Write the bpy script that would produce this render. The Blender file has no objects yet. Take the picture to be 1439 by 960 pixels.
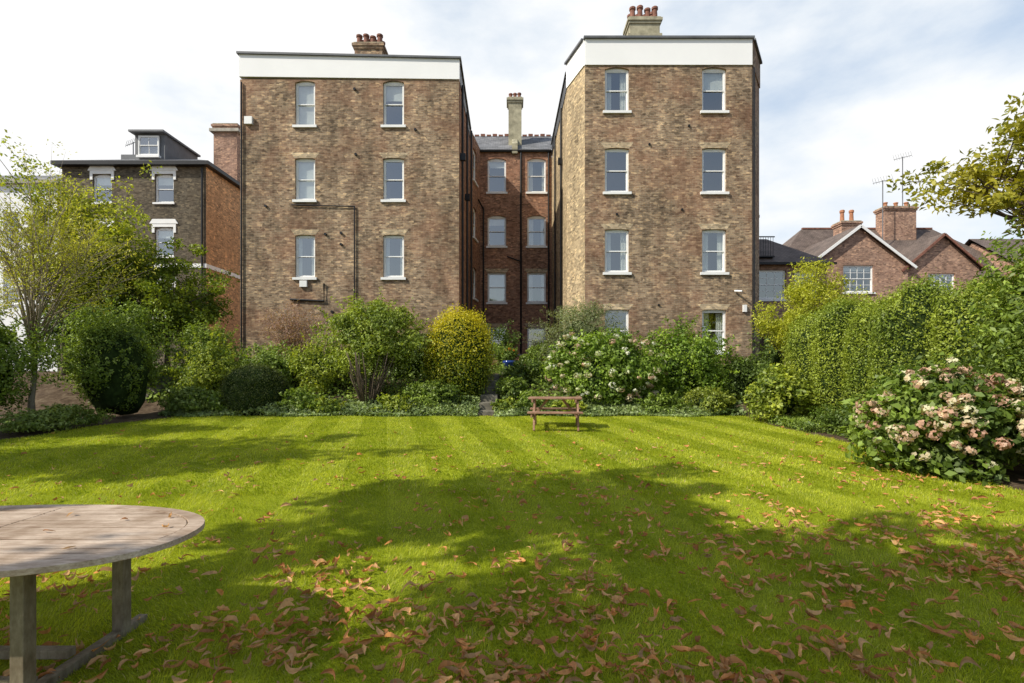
import bpy, math, random
import numpy as np
from mathutils import Vector

random.seed(7)
scene = bpy.context.scene
scene.view_settings.view_transform = 'Standard'
scene.view_settings.look = 'None'
scene.view_settings.exposure = 0

# ------------------------------------------------------------------ materials
def mat_base(name, rough=0.8, spec=0.3):
    m = bpy.data.materials.new(name); m.use_nodes = True
    nt = m.node_tree
    b = nt.nodes['Principled BSDF']
    b.inputs['Roughness'].default_value = rough
    b.inputs['Specular IOR Level'].default_value = spec
    return m, nt, b

def N(nt, t, **kw):
    n = nt.nodes.new(t)
    for k, v in kw.items():
        if hasattr(n, k): setattr(n, k, v)
        else: n.inputs[k].default_value = v
    return n

def ramp(nt, stops):
    r = nt.nodes.new('ShaderNodeValToRGB')
    cr = r.color_ramp
    while len(cr.elements) < len(stops): cr.elements.new(0.5)
    for e, (p, c) in zip(cr.elements, stops):
        e.position = p; e.color = (c[0], c[1], c[2], 1)
    return r

def mixc(nt, fac, a, b, blend='MIX'):
    m = nt.nodes.new('ShaderNodeMix'); m.data_type = 'RGBA'; m.blend_type = blend
    for sock, v in ((m.inputs[0], fac), (m.inputs[6], a), (m.inputs[7], b)):
        if isinstance(v, (int, float)): sock.default_value = v
        elif isinstance(v, tuple): sock.default_value = (v[0], v[1], v[2], 1)
        else: nt.links.new(v, sock)
    return m.outputs[2]

def noise(nt, scale, detail=4, rough=0.6, vec=None, coord='Object'):
    n = N(nt, 'ShaderNodeTexNoise'); n.inputs['Scale'].default_value = scale
    n.inputs['Detail'].default_value = detail; n.inputs['Roughness'].default_value = rough
    if vec is None:
        tc = N(nt, 'ShaderNodeTexCoord'); vec = tc.outputs[coord]
    nt.links.new(vec, n.inputs['Vector'])
    return n.outputs['Fac']

def simple(name, col, var=0.25, scale=3.0, rough=0.7, spec=0.3, metal=0, bump=0.0):
    m, nt, b = mat_base(name, rough, spec)
    f = noise(nt, scale, 6)
    r = ramp(nt, [(0.3, tuple(c*(1-var) for c in col)), (0.7, tuple(min(1, c*(1+var)) for c in col))])
    nt.links.new(f, r.inputs[0]); nt.links.new(r.outputs[0], b.inputs['Base Color'])
    b.inputs['Metallic'].default_value = metal
    if bump:
        bp = N(nt, 'ShaderNodeBump'); bp.inputs['Strength'].default_value = bump
        nt.links.new(noise(nt, scale*8, 5), bp.inputs['Height']); nt.links.new(bp.outputs[0], b.inputs['Normal'])
    return m

def brick(name, c1, c2, mortar, patch=(0.2, 0.1, 0.06), patchamt=0.5, dark=0.6):
    m, nt, b = mat_base(name, 0.9, 0.15)
    uv = N(nt, 'ShaderNodeUVMap')
    bt = N(nt, 'ShaderNodeTexBrick')
    nt.links.new(uv.outputs[0], bt.inputs['Vector'])
    bt.inputs['Scale'].default_value = 1
    bt.inputs['Brick Width'].default_value = 0.225
    bt.inputs['Row Height'].default_value = 0.078
    bt.inputs['Mortar Size'].default_value = 0.008
    bt.inputs['Mortar Smooth'].default_value = 0.3
    bt.inputs['Bias'].default_value = 0.0
    bt.inputs['Color1'].default_value = (*c1, 1)
    bt.inputs['Color2'].default_value = (*c2, 1)
    bt.inputs['Mortar'].default_value = (*mortar, 1)
    cell = N(nt, 'ShaderNodeTexVoronoi'); cell.inputs['Scale'].default_value = 1.0
    mp2 = N(nt, 'ShaderNodeMapping'); mp2.inputs['Scale'].default_value = (6.5, 12.8, 1)
    nt.links.new(uv.outputs[0], mp2.inputs[0]); nt.links.new(mp2.outputs[0], cell.inputs['Vector'])
    sep = N(nt, 'ShaderNodeSeparateColor'); nt.links.new(cell.outputs['Color'], sep.inputs[0])
    r = ramp(nt, [(0.0, (0.38, 0.37, 0.37)), (0.3, (0.82, 0.8, 0.8)), (0.8, (1.05, 1.02, 1.0)), (1.0, (1.75, 1.65, 1.45))])
    nt.links.new(sep.outputs[0], r.inputs[0])
    c = mixc(nt, 0.8, bt.outputs['Color'], r.outputs[0], 'MULTIPLY')
    n1 = noise(nt, 0.45, 6, 0.7, uv.outputs[0])
    r1 = ramp(nt, [(0.46, (0, 0, 0)), (0.60, (patchamt,)*3)]); nt.links.new(n1, r1.inputs[0])
    c = mixc(nt, r1.outputs[0], c, mixc(nt, 0.55, c, patch))
    mp3 = N(nt, 'ShaderNodeMapping'); mp3.inputs['Scale'].default_value = (1.2, 0.4, 1); mp3.inputs['Location'].default_value = (3, 9, 0)
    nt.links.new(uv.outputs[0], mp3.inputs[0])
    n2 = noise(nt, 0.7, 8, 0.75, mp3.outputs[0])
    r2 = ramp(nt, [(0.35, (dark,)*3), (0.62, (1.15,)*3)]); nt.links.new(n2, r2.inputs[0])
    c = mixc(nt, 1.0, c, r2.outputs[0], 'MULTIPLY')
    nt.links.new(c, b.inputs['Base Color'])
    bp = N(nt, 'ShaderNodeBump'); bp.inputs['Strength'].default_value = 0.5; bp.inputs['Distance'].default_value = 0.01
    inv = N(nt, 'ShaderNodeMath', operation='SUBTRACT'); inv.inputs[0].default_value = 1
    nt.links.new(bt.outputs['Fac'], inv.inputs[1]); nt.links.new(inv.outputs[0], bp.inputs['Height'])
    nt.links.new(bp.outputs[0], b.inputs['Normal'])
    return m

def tiles(name, c1, c2, w=0.25, h=0.16):
    m, nt, b = mat_base(name, 0.7, 0.3)
    uv = N(nt, 'ShaderNodeUVMap')
    bt = N(nt, 'ShaderNodeTexBrick'); nt.links.new(uv.outputs[0], bt.inputs['Vector'])
    bt.inputs['Scale'].default_value = 1
    bt.inputs['Brick Width'].default_value = w; bt.inputs['Row Height'].default_value = h
    bt.inputs['Mortar Size'].default_value = 0.008
    bt.inputs['Color1'].default_value = (*c1, 1); bt.inputs['Color2'].default_value = (*c2, 1)
    bt.inputs['Mortar'].default_value = tuple(x*0.3 for x in c1) + (1,)
    n1 = noise(nt, 1.2, 6, 0.7, uv.outputs[0])
    r1 = ramp(nt, [(0.35, (0.6,)*3), (0.65, (1.2,)*3)]); nt.links.new(n1, r1.inputs[0])
    nt.links.new(mixc(nt, 1.0, bt.outputs['Color'], r1.outputs[0], 'MULTIPLY'), b.inputs['Base Color'])
    return m

def leafmat(name, trans=0.35, gloss=0.06, rough=0.35):
    m = bpy.data.materials.new(name); m.use_nodes = True
    nt = m.node_tree; nt.nodes.clear()
    out = N(nt, 'ShaderNodeOutputMaterial')
    at = N(nt, 'ShaderNodeAttribute'); at.attribute_name = 'Col'
    df = N(nt, 'ShaderNodeBsdfDiffuse'); nt.links.new(at.outputs['Color'], df.inputs['Color'])
    tr = N(nt, 'ShaderNodeBsdfTranslucent')
    tint = mixc(nt, 1.0, at.outputs['Color'], (1.3, 1.3, 0.5), 'MULTIPLY')
    nt.links.new(tint, tr.inputs['Color'])
    mx = N(nt, 'ShaderNodeMixShader'); mx.inputs[0].default_value = trans
    nt.links.new(df.outputs[0], mx.inputs[1]); nt.links.new(tr.outputs[0], mx.inputs[2])
    gl = N(nt, 'ShaderNodeBsdfGlossy'); gl.inputs['Roughness'].default_value = rough; gl.inputs['Color'].default_value = (0.9, 0.95, 0.8, 1)
    m2 = N(nt, 'ShaderNodeMixShader'); m2.inputs[0].default_value = gloss
    nt.links.new(mx.outputs[0], m2.inputs[1]); nt.links.new(gl.outputs[0], m2.inputs[2])
    nt.links.new(m2.outputs[0], out.inputs['Surface'])
    return m

def glassmat():
    m = bpy.data.materials.new('window_glass'); m.use_nodes = True
    nt = m.node_tree; nt.nodes.clear()
    out = N(nt, 'ShaderNodeOutputMaterial')
    t = N(nt, 'ShaderNodeBsdfTransparent'); t.inputs[0].default_value = (0.75, 0.8, 0.8, 1)
    g = N(nt, 'ShaderNodeBsdfGlossy'); g.inputs['Roughness'].default_value = 0.02
    g.inputs['Color'].default_value = (0.92, 0.92, 0.90, 1)
    bp = N(nt, 'ShaderNodeBump'); bp.inputs['Strength'].default_value = 0.2
    nt.links.new(noise(nt, 1.3, 2), bp.inputs['Height']); nt.links.new(bp.outputs[0], g.inputs['Normal'])
    mx = N(nt, 'ShaderNodeMixShader'); mx.inputs[0].default_value = 0.28
    nt.links.new(t.outputs[0], mx.inputs[1]); nt.links.new(g.outputs[0], mx.inputs[2])
    nt.links.new(mx.outputs[0], out.inputs['Surface'])
    return m

def woodmat(name, a, b_, axis=(1, 12, 12), rough=0.75):
    m, nt, b = mat_base(name, rough, 0.25)
    tc = N(nt, 'ShaderNodeTexCoord')
    mp = N(nt, 'ShaderNodeMapping'); mp.inputs['Scale'].default_value = axis
    nt.links.new(tc.outputs['Object'], mp.inputs[0])
    f = noise(nt, 6, 8, 0.7, mp.outputs[0])
    r = ramp(nt, [(0.3, a), (0.7, b_)]); nt.links.new(f, r.inputs[0])
    f2 = noise(nt, 3.2, 5, 0.65, tc.outputs['Object'])
    r2 = ramp(nt, [(0.35, (0.6, 0.54, 0.48)), (0.65, (1.1, 1.1, 1.1))]); nt.links.new(f2, r2.inputs[0])
    nt.links.new(mixc(nt, 1.0, r.outputs[0], r2.outputs[0], 'MULTIPLY'), b.inputs['Base Color'])
    bp = N(nt, 'ShaderNodeBump'); bp.inputs['Strength'].default_value = 0.3; bp.inputs['Distance'].default_value = 0.003
    nt.links.new(f, bp.inputs['Height']); nt.links.new(bp.outputs[0], b.inputs['Normal'])
    return m

M_BRICK = brick('stock_brick', (0.47, 0.345, 0.22), (0.23, 0.155, 0.10), (0.37, 0.32, 0.24), (0.31, 0.145, 0.085), 0.75, 0.5)
M_BRICKLIT = brick('sunlit_brick', (0.58, 0.46, 0.28), (0.38, 0.29, 0.175), (0.44, 0.38, 0.28), (0.38, 0.28, 0.16), 0.4, 0.7)  # brighter, yellower brick: sunlight put into the colour of the left-facing walls
M_BRICKR = brick('red_brick', (0.44, 0.235, 0.15), (0.27, 0.14, 0.09), (0.34, 0.27, 0.20), (0.36, 0.16, 0.09), 0.5, 0.7)
M_BRICKD = brick('dark_brick', (0.18, 0.155, 0.11), (0.10, 0.083, 0.06), (0.16, 0.14, 0.11), (0.15, 0.105, 0.065), 0.5, 0.7)
M_BRICKO = brick('orange_brick', (0.70, 0.41, 0.21), (0.50, 0.29, 0.15), (0.46, 0.35, 0.24), (0.58, 0.31, 0.15), 0.5, 0.75)  # orange brick, its colour lightened so the shaded villa side looks lit
M_BRICKP = brick('pink_brick', (0.46, 0.28, 0.20), (0.29, 0.17, 0.125), (0.40, 0.33, 0.26), (0.38, 0.21, 0.14), 0.5, 0.75)
M_ARCH = brick('gauged_brick', (0.56, 0.45, 0.30), (0.46, 0.35, 0.22), (0.45, 0.40, 0.3), (0.4, 0.3, 0.19), 0.3, 0.8)
M_WHITE = simple('white_paint', (0.84, 0.84, 0.82), 0.04, 2, 0.5)
M_RENDER = simple('white_render', (0.90, 0.90, 0.89), 0.03, 0.7, 0.8)
M_STONE = simple('stone', (0.40, 0.37, 0.31), 0.25, 3, 0.85, bump=0.2)
M_STONED = simple('old_stone', (0.17, 0.155, 0.12), 0.5, 4, 0.9, bump=0.3)
M_CEMENT = simple('chimney_render', (0.36, 0.33, 0.23), 0.4, 2.5, 0.9, bump=0.2)
M_BLACK = simple('black_iron', (0.015, 0.015, 0.016), 0.3, 5, 0.4)
M_LEAD = simple('lead_sheet', (0.14, 0.145, 0.155), 0.2, 2, 0.55)
M_SLATE = tiles('slate', (0.22, 0.22, 0.23), (0.15, 0.155, 0.165), 0.3, 0.2)
M_TILE = tiles('clay_tile', (0.19, 0.145, 0.12), (0.14, 0.105, 0.09), 0.18, 0.11)
M_POT = simple('terracotta', (0.40, 0.18, 0.10), 0.35, 6, 0.8)
M_POTG = simple('dark_terracotta', (0.22, 0.10, 0.07), 0.35, 6, 0.8)
M_GLASS = glassmat()
M_CURT = simple('curtain', (0.78, 0.76, 0.70), 0.12, 3, 0.9)
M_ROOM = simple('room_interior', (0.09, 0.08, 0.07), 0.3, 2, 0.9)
M_LEAF = leafmat('leaf', 0.38, 0.03, 0.5)
M_GRASS = leafmat('grass_blades', 0.42, 0.02, 0.5)
M_PETAL = leafmat('petal', 0.3, 0.01)
M_DEAD = leafmat('dead_leaf', 0.12, 0.02, 0.5)
M_CORE = simple('dark_core', (0.022, 0.036, 0.010), 0.5, 8, 0.95, 0.05)  # dark green of the solid cores added inside bushes
M_BARK = simple('bark', (0.12, 0.09, 0.065), 0.4, 12, 0.9, bump=0.5)
M_BARKP = simple('pale_bark', (0.30, 0.25, 0.19), 0.3, 12, 0.85, bump=0.3)
M_TEAK = woodmat('weathered_teak', (0.33, 0.23, 0.165), (0.70, 0.59, 0.48), (1, 14, 14))
M_TEAKG = woodmat('grey_teak', (0.15, 0.125, 0.08), (0.30, 0.26, 0.19), (6, 6, 2))
M_PINE = woodmat('stained_pine', (0.22, 0.115, 0.075), (0.46, 0.29, 0.20), (1, 10, 10))
M_FENCE = woodmat('fence_wood', (0.05, 0.035, 0.025), (0.12, 0.09, 0.065), (8, 8, 1))
M_BLUE = simple('blue_glaze', (0.02, 0.05, 0.22), 0.3, 4, 0.15, 0.6)

# ------------------------------------------------------------------ mesh builder
class MB:
    def __init__(s): s.v = []; s.f = []; s.uv = []; s.mi = []; s.mats = []
    def m(s, mat):
        if mat not in s.mats: s.mats.append(mat)
        return s.mats.index(mat)
    def _uv(s, pts):
        a, b, c = Vector(pts[0]), Vector(pts[1]), Vector(pts[2])
        n = (b-a).cross(c-a)
        if n.length < 1e-12: n = Vector((0, 0, 1))
        n.normalize()
        if abs(n.z) > 0.95: return [(p[0], p[1]) for p in pts]
        t = Vector((0, 0, 1)).cross(n).normalized()
        w = n.cross(t)
        if abs(n.z) < 0.05: return [(Vector(p).dot(t), p[2]) for p in pts]
        return [(Vector(p).dot(t), Vector(p).dot(w)) for p in pts]
    def face(s, idx, mat):
        s.f.append(idx); s.uv.extend(s._uv([s.v[i] for i in idx])); s.mi.append(s.m(mat))
    def poly(s, pts, mat):
        k = len(s.v); s.v.extend([tuple(p) for p in pts]); s.face(list(range(k, k+len(pts))), mat)
    def hexa(s, p, mat):
        k = len(s.v); s.v.extend([tuple(q) for q in p])
        for f in ((0, 3, 2, 1), (4, 5, 6, 7), (0, 1, 5, 4), (1, 2, 6, 5), (2, 3, 7, 6), (3, 0, 4, 7)):
            s.face([k+i for i in f], mat)
    def box(s, x0, x1, y0, y1, z0, z1, mat):
        s.hexa([(x0, y0, z0), (x1, y0, z0), (x1, y1, z0), (x0, y1, z0),
                (x0, y0, z1), (x1, y0, z1), (x1, y1, z1), (x0, y1, z1)], mat)
    def beam(s, a, b, w, h, mat, up=(0, 0, 1)):
        a, b = Vector(a), Vector(b); d = (b-a).normalized()
        u = Vector(up)
        if abs(d.dot(u)) > 0.97: u = Vector((0, 1, 0))
        sd = d.cross(u).normalized(); u = sd.cross(d).normalized()
        q = []
        for c in (a, b):
            q.append([c - sd*w/2 - u*h/2, c + sd*w/2 - u*h/2, c + sd*w/2 + u*h/2, c - sd*w/2 + u*h/2])
        s.hexa([q[0][0], q[0][1], q[1][1], q[1][0], q[0][3], q[0][2], q[1][2], q[1][3]], mat)
    def tube(s, pts, rad, mat, sides=7, cap=True):
        pts = [Vector(p) for p in pts]
        if isinstance(rad, (int, float)): rad = [rad]*len(pts)
        k0 = len(s.v)
        for i, p in enumerate(pts):
            d = (pts[min(i+1, len(pts)-1)] - pts[max(i-1, 0)]).normalized()
            u = Vector((0, 0, 1)) if abs(d.z) < 0.9 else Vector((1, 0, 0))
            a = d.cross(u).normalized(); b = a.cross(d)
            for j in range(sides):
                t = 2*math.pi*j/sides
                s.v.append(tuple(p + (a*math.cos(t) + b*math.sin(t))*rad[i]))
        for i in range(len(pts)-1):
            for j in range(sides):
                j2 = (j+1) % sides
                s.face([k0+i*sides+j, k0+i*sides+j2, k0+(i+1)*sides+j2, k0+(i+1)*sides+j], mat)
        if cap:
            s.face([k0+(len(pts)-1)*sides+j for j in range(sides)], mat)
            s.face([k0+j for j in range(sides)][::-1], mat)
    def lathe(s, c, prof, mat, sides=14):
        k0 = len(s.v)
        for r, z in prof:
            for j in range(sides):
                t = 2*math.pi*j/sides
                s.v.append((c[0]+r*math.cos(t), c[1]+r*math.sin(t), c[2]+z))
        for i in range(len(prof)-1):
            for j in range(sides):
                j2 = (j+1) % sides
                s.face([k0+i*sides+j, k0+i*sides+j2, k0+(i+1)*sides+j2, k0+(i+1)*sides+j], mat)
    def build(s, name, parent=None, bevel=0, smooth=False):
        me = bpy.data.meshes.new(name); me.from_pydata(s.v, [], s.f)
        for m in s.mats: me.materials.append(m)
        me.polygons.foreach_set('material_index', s.mi)
        uvl = me.uv_layers.new(name='UVMap')
        uvl.data.foreach_set('uv', np.array(s.uv, dtype=np.float32).ravel())
        if smooth: me.polygons.foreach_set('use_smooth', [True]*len(me.polygons))
        o = bpy.data.objects.new(name, me); scene.collection.objects.link(o)
        if parent: o.parent = parent
        if bevel:
            b = o.modifiers.new('bevel', 'BEVEL'); b.width = bevel; b.segments = 2; b.limit_method = 'ANGLE'
        return o

def empty(name):
    o = bpy.data.objects.new(name, None); scene.collection.objects.link(o); return o

# ------------------------------------------------------------------ wall / window tools
class Frame:
    def __init__(s, A, B):
        s.A = Vector((A[0], A[1], 0)); d = Vector((B[0]-A[0], B[1]-A[1], 0)); s.L = d.length
        s.d = d.normalized(); s.n = Vector((s.d.y, -s.d.x, 0))
    def p(s, u, w, z):
        q = s.A + s.d*u + s.n*w; return (q.x, q.y, z)
    def box(s, mb, u0, u1, w0, w1, z0, z1, mat):
        mb.hexa([s.p(u0, w1, z0), s.p(u1, w1, z0), s.p(u1, w0, z0), s.p(u0, w0, z0),
                 s.p(u0, w1, z1), s.p(u1, w1, z1), s.p(u1, w0, z1), s.p(u0, w0, z1)], mat)

def wall(mb, fr, z0, z1, ops, mat, reveal=0.13):
    us = sorted(set([0, fr.L] + [o[0] for o in ops] + [o[1] for o in ops]))
    zs = sorted(set([z0, z1] + [o[2] for o in ops] + [o[3] for o in ops]))
    for i in range(len(us)-1):
        for j in range(len(zs)-1):
            cu, cz = (us[i]+us[i+1])/2, (zs[j]+zs[j+1])/2
            if any(o[0] < cu < o[1] and o[2] < cz < o[3] for o in ops): continue
            mb.poly([fr.p(us[i], 0, zs[j]), fr.p(us[i+1], 0, zs[j]), fr.p(us[i+1], 0, zs[j+1]), fr.p(us[i], 0, zs[j+1])], mat)
    for u0, u1, a, b in [o[:4] for o in ops]:
        r = -reveal
        mb.poly([fr.p(u0, 0, a), fr.p(u0, r, a), fr.p(u0, r, b), fr.p(u0, 0, b)][::-1], mat)
        mb.poly([fr.p(u1, 0, a), fr.p(u1, r, a), fr.p(u1, r, b), fr.p(u1, 0, b)], mat)
        mb.poly([fr.p(u0, 0, b), fr.p(u1, 0, b), fr.p(u1, r, b), fr.p(u0, r, b)], mat)
        mb.poly([fr.p(u0, 0, a), fr.p(u1, 0, a), fr.p(u1, r, a), fr.p(u0, r, a)][::-1], mat)

def window(mb, fr, u0, u1, a, b, arch=0.0, brickm=None, blind=None, sill=True, lintel=None, bars=(0, 0), open_=0.0):
    um = (u0+u1)/2; W = u1-u0
    if arch > 0:
        n = 10
        for i in range(n):
            ua, ub = u0+W*i/n, u0+W*(i+1)/n
            za = b-arch*(2*(ua-um)/W)**2; zb = b-arch*(2*(ub-um)/W)**2
            mb.poly([fr.p(ua, 0, za), fr.p(ub, 0, zb), fr.p(ub, 0, b+0.001), fr.p(ua, 0, b+0.001)], brickm)
            mb.poly([fr.p(ua, 0, za), fr.p(ua, -0.1, za), fr.p(ub, -0.1, zb), fr.p(ub, 0, zb)], brickm)
    ft = 0.055; th = ft + arch*0.7
    o = -0.10; i_ = -0.20
    fr.box(mb, u0, u0+ft, i_, o, a, b, M_WHITE)
    fr.box(mb, u1-ft, u1, i_, o, a, b, M_WHITE)
    fr.box(mb, u0+ft, u1-ft, i_, o, b-th, b, M_WHITE)
    fr.box(mb, u0+ft, u1-ft, i_, o, a, a+0.07, M_WHITE)
    za, zb = a+0.07, b-th; zm = (za+zb)/2 + 0.02
    def sash(x0, x1, y0, y1, wo, s=0.045, nb=0):
        fr.box(mb, x0, x0+s, wo-0.035, wo, y0, y1, M_WHITE)
        fr.box(mb, x1-s, x1, wo-0.035, wo, y0, y1, M_WHITE)
        fr.box(mb, x0+s, x1-s, wo-0.035, wo, y1-s, y1, M_WHITE)
        fr.box(mb, x0+s, x1-s, wo-0.035, wo, y0, y0+s, M_WHITE)
        tl = random.uniform(-0.012, 0.012)
        mb.poly([fr.p(x0+s, wo-0.018, y0+s), fr.p(x1-s, wo-0.018, y0+s), fr.p(x1-s, wo-0.018+tl, y1-s), fr.p(x0+s, wo-0.018+tl, y1-s)], M_GLASS)
        for k in range(nb):
            c = x0+s+(x1-x0-2*s)*(k+1)/(nb+1)
            fr.box(mb, c-0.012, c+0.012, wo-0.03, wo-0.002, y0+s, y1-s, M_WHITE)
        for k in range(bars[1]):
            c = y0+s+(y1-y0-2*s)*(k+1)/(bars[1]+1)
            fr.box(mb, x0+s, x1-s, wo-0.029, wo-0.003, c-0.012, c+0.012, M_WHITE)
    sash(u0+ft, u1-ft, zm-0.03, zb, -0.115, nb=bars[0])
    sash(u0+ft, u1-ft, za+open_, zm+0.03+open_, -0.155, nb=bars[0])
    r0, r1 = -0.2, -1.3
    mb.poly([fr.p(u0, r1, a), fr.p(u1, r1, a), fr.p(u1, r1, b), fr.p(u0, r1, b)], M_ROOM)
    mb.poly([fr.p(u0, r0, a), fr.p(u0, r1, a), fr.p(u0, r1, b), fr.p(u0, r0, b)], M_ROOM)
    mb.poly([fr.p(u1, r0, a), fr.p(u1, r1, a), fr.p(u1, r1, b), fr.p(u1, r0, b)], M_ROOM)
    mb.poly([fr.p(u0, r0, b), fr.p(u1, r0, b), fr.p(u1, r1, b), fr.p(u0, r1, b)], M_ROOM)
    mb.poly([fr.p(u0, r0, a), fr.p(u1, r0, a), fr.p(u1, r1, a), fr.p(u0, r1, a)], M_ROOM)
    if isinstance(blind, float):
        zz = b-(b-a)*blind
        mb.poly([fr.p(u0+.06, -0.24, zz), fr.p(u1-.06, -0.24, zz), fr.p(u1-.06, -0.24, b), fr.p(u0+.06, -0.24, b)], M_CURT)
    elif blind == 'curtain':
        for (c0, c1) in ((u0+0.05, u0+0.05+W*random.uniform(.18, .34)), (u1-0.05-W*random.uniform(.15, .3), u1-0.05)):
            n = 8
            for k in range(n):
                q0, q1 = c0+(c1-c0)*k/n, c0+(c1-c0)*(k+1)/n
                w0 = -0.27-0.04*(k % 2); w1 = -0.27-0.04*((k+1) % 2)
                mb.poly([fr.p(q0, w0, a), fr.p(q1, w1, a), fr.p(q1, w1, b), fr.p(q0, w0, b)], M_CURT)
    if sill:
        fr.box(mb, u0-0.09, u1+0.09, -0.12, 0.09, a-0.11, a-0.001, M_WHITE)
    if lintel is not None:
        h = 0.24
        mb.hexa([fr.p(u0-0.02, 0.006, b), fr.p(u1+0.02, 0.006, b), fr.p(u1+0.02, -0.05, b+.001), fr.p(u0-0.02, -0.05, b+.001),
                 fr.p(u0-0.2, 0.006, b+h), fr.p(u1+0.2, 0.006, b+h), fr.p(u1+0.2, -0.05, b+h), fr.p(u0-0.2, -0.05, b+h)], lintel)

def chimney(mb, x0, x1, y0, y1, z0, z1, mat, pots, potmat=M_POT, poth=0.5, rows=1):
    mb.box(x0, x1, y0, y1, z0, z1-0.35, mat)
    mb.box(x0-0.06, x1+0.06, y0-0.06, y1+0.06, z1-0.35, z1-0.22, mat)
    mb.box(x0-0.12, x1+0.12, y0-0.12, y1+0.12, z1-0.22, z1-0.08, mat)
    mb.box(x0-0.05, x1+0.05, y0-0.05, y1+0.05, z1-0.08, z1, M_CEMENT)
    for r in range(rows):
        for k in range(pots):
            cx = x0+(x1-x0)*(k+0.5)/pots; cy = y0+(y1-y0)*(r+0.5)/rows
            hh = poth*random.uniform(0.85, 1.15); rr = min(0.15, (x1-x0)/pots*0.42)
            mb.lathe((cx, cy, z1-0.02), [(rr*1.1, 0), (rr, hh*0.15), (rr*0.85, hh*0.75), (rr*1.15, hh*0.8), (rr*1.15, hh*0.95), (rr*0.9, hh), (rr*0.7, hh*0.98), (0.01, hh*0.8)], potmat, 10)

def pipe(mb, pts, r=0.05):
    mb.tube(pts, r, M_BLACK, 8)

# ------------------------------------------------------------------ apartment building
apt = empty('brick_apartment_building')
BASE = 0.9
path = [(-12.11, 38), (-12.11, 22.8), (-2.36, 22.8), (-2.36, 28.5), (-1.95, 31.5), (2.45, 31.5), (2.56, 23.8), (3.13, 22.0), (10.31, 22.0), (11.49, 23.8), (11.49, 38)]
walls = MB(); wins = MB()
frames = [Frame(path[i], path[i+1]) for i in range(len(path)-1)]
LT, RT = 14.65, 14.79
f = frames[1]; ops = []
for (x0, x1), bl in (((-9.66, -8.77), [0.98, 0.97, 'curtain']), ((-5.74, -4.81), [0.4, None, 'curtain'])):
    for k, (a, b) in enumerate(((12.6, 14.6), (9.28, 11.15), (5.83, 7.73))):
        u0, u1 = x0+12.11, x1+12.11
        ops.append((u0, u1, a, b))
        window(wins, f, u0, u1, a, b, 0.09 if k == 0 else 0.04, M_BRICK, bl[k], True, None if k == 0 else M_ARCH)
wall(walls, f, BASE, LT, ops, M_BRICK)
wall(walls, frames[0], BASE, LT, [], M_BRICK)
wall(walls, frames[2], BASE, LT, [], M_BRICKR)
f = frames[3]; ops = []
for a, b in ((12.7, 14.6), (9.4, 11.2), (5.9, 7.7)):
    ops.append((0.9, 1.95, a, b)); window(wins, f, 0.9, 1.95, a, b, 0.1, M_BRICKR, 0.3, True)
wall(walls, f, BASE, 15.3, ops, M_BRICKR)
f = frames[4]; ops = []
for (x0, x1) in ((-1.5, -0.37), (0.94, 2.08)):
    for k, (a, b) in enumerate(((12.67, 14.77), (9.35, 11.24), (5.89, 7.73), (2.6, 4.36))):
        u0, u1 = x0+1.95, x1+1.95
        ops.append((u0, u1, a, b))
        bl = [0.25, 0.3, 0.95, None][k] if x0 < 0 else ['curtain', 'curtain', 'curtain', None][k]
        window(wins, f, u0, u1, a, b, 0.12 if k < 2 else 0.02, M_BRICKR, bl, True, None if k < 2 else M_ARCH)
wall(walls, f, BASE, 15.2, ops, M_BRICKR)
wall(walls, frames[5], BASE, RT, [], M_BRICKLIT)
wall(walls, frames[6], BASE, RT, [], M_BRICKLIT)
f = frames[7]; ops = []
for (x0, x1), bl in (((3.99, 5.03), ['curtain', None, 'curtain', None]), ((8.17, 9.21), [0.45, None, 'curtain', 'curtain'])):
    for k, (a, b) in enumerate(((12.83, 14.72), (9.35, 11.25), (5.9, 7.76), (2.48, 4.31))):
        u0, u1 = x0-3.13, x1-3.13
        ops.append((u0, u1, a, b))
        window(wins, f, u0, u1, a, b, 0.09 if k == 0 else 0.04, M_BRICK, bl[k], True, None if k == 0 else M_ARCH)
wall(walls, f, BASE, RT, ops, M_BRICK)
wall(walls, frames[8], BASE, RT, [], M_BRICK)
wall(walls, frames[9], BASE, RT, [], M_BRICK)
walls.build('brick_walls', apt)
wins.build('sash_windows', apt)

par = MB()
def slab(mb, fr, u0, u1, w0, w1, z00, z01, z10, z11, mat):
    mb.hexa([fr.p(u0, w1, z00), fr.p(u1, w1, z10), fr.p(u1, w0, z10), fr.p(u0, w0, z00),
             fr.p(u0, w1, z01), fr.p(u1, w1, z11), fr.p(u1, w0, z11), fr.p(u0, w0, z01)], mat)
f = frames[1]
slab(par, f, -0.02, f.L+0.02, -0.25, 0.05, 14.76, 15.74, 14.64, 15.52, M_RENDER)
slab(par, f, -0.1, f.L+0.1, -0.35, 0.14, 15.743, 15.83, 15.523, 15.6, M_LEAD)
f = frames[2]
slab(par, f, 0.26, f.L, -0.25, 0.03, 14.655, 15.5, 14.655, 15.1, M_BLACK)  # side parapet made black: its shade is put into the colour
slab(par, f, 0.15, f.L, -0.3, 0.1, 15.503, 15.58, 15.103, 15.2, M_LEAD)
f = frames[0]
slab(par, f, 0, f.L-0.3, -0.25, 0.03, 14.655, 15.7, 14.655, 15.7, M_RENDER)
f = frames[7]
f.box(par, 0.0, f.L, -0.25, 0.05, 14.8, 15.9, M_RENDER)
f.box(par, -0.06, f.L+0.06, -0.35, 0.15, 15.903, 15.99, M_LEAD)
f = frames[6]
f.box(par, 0.0, f.L-0.02, -0.25, 0.045, 14.8, 15.895, M_RENDER)
f.box(par, -0.02, f.L-0.06, -0.33, 0.14, 15.898, 15.98, M_LEAD)
f = frames[8]
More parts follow.
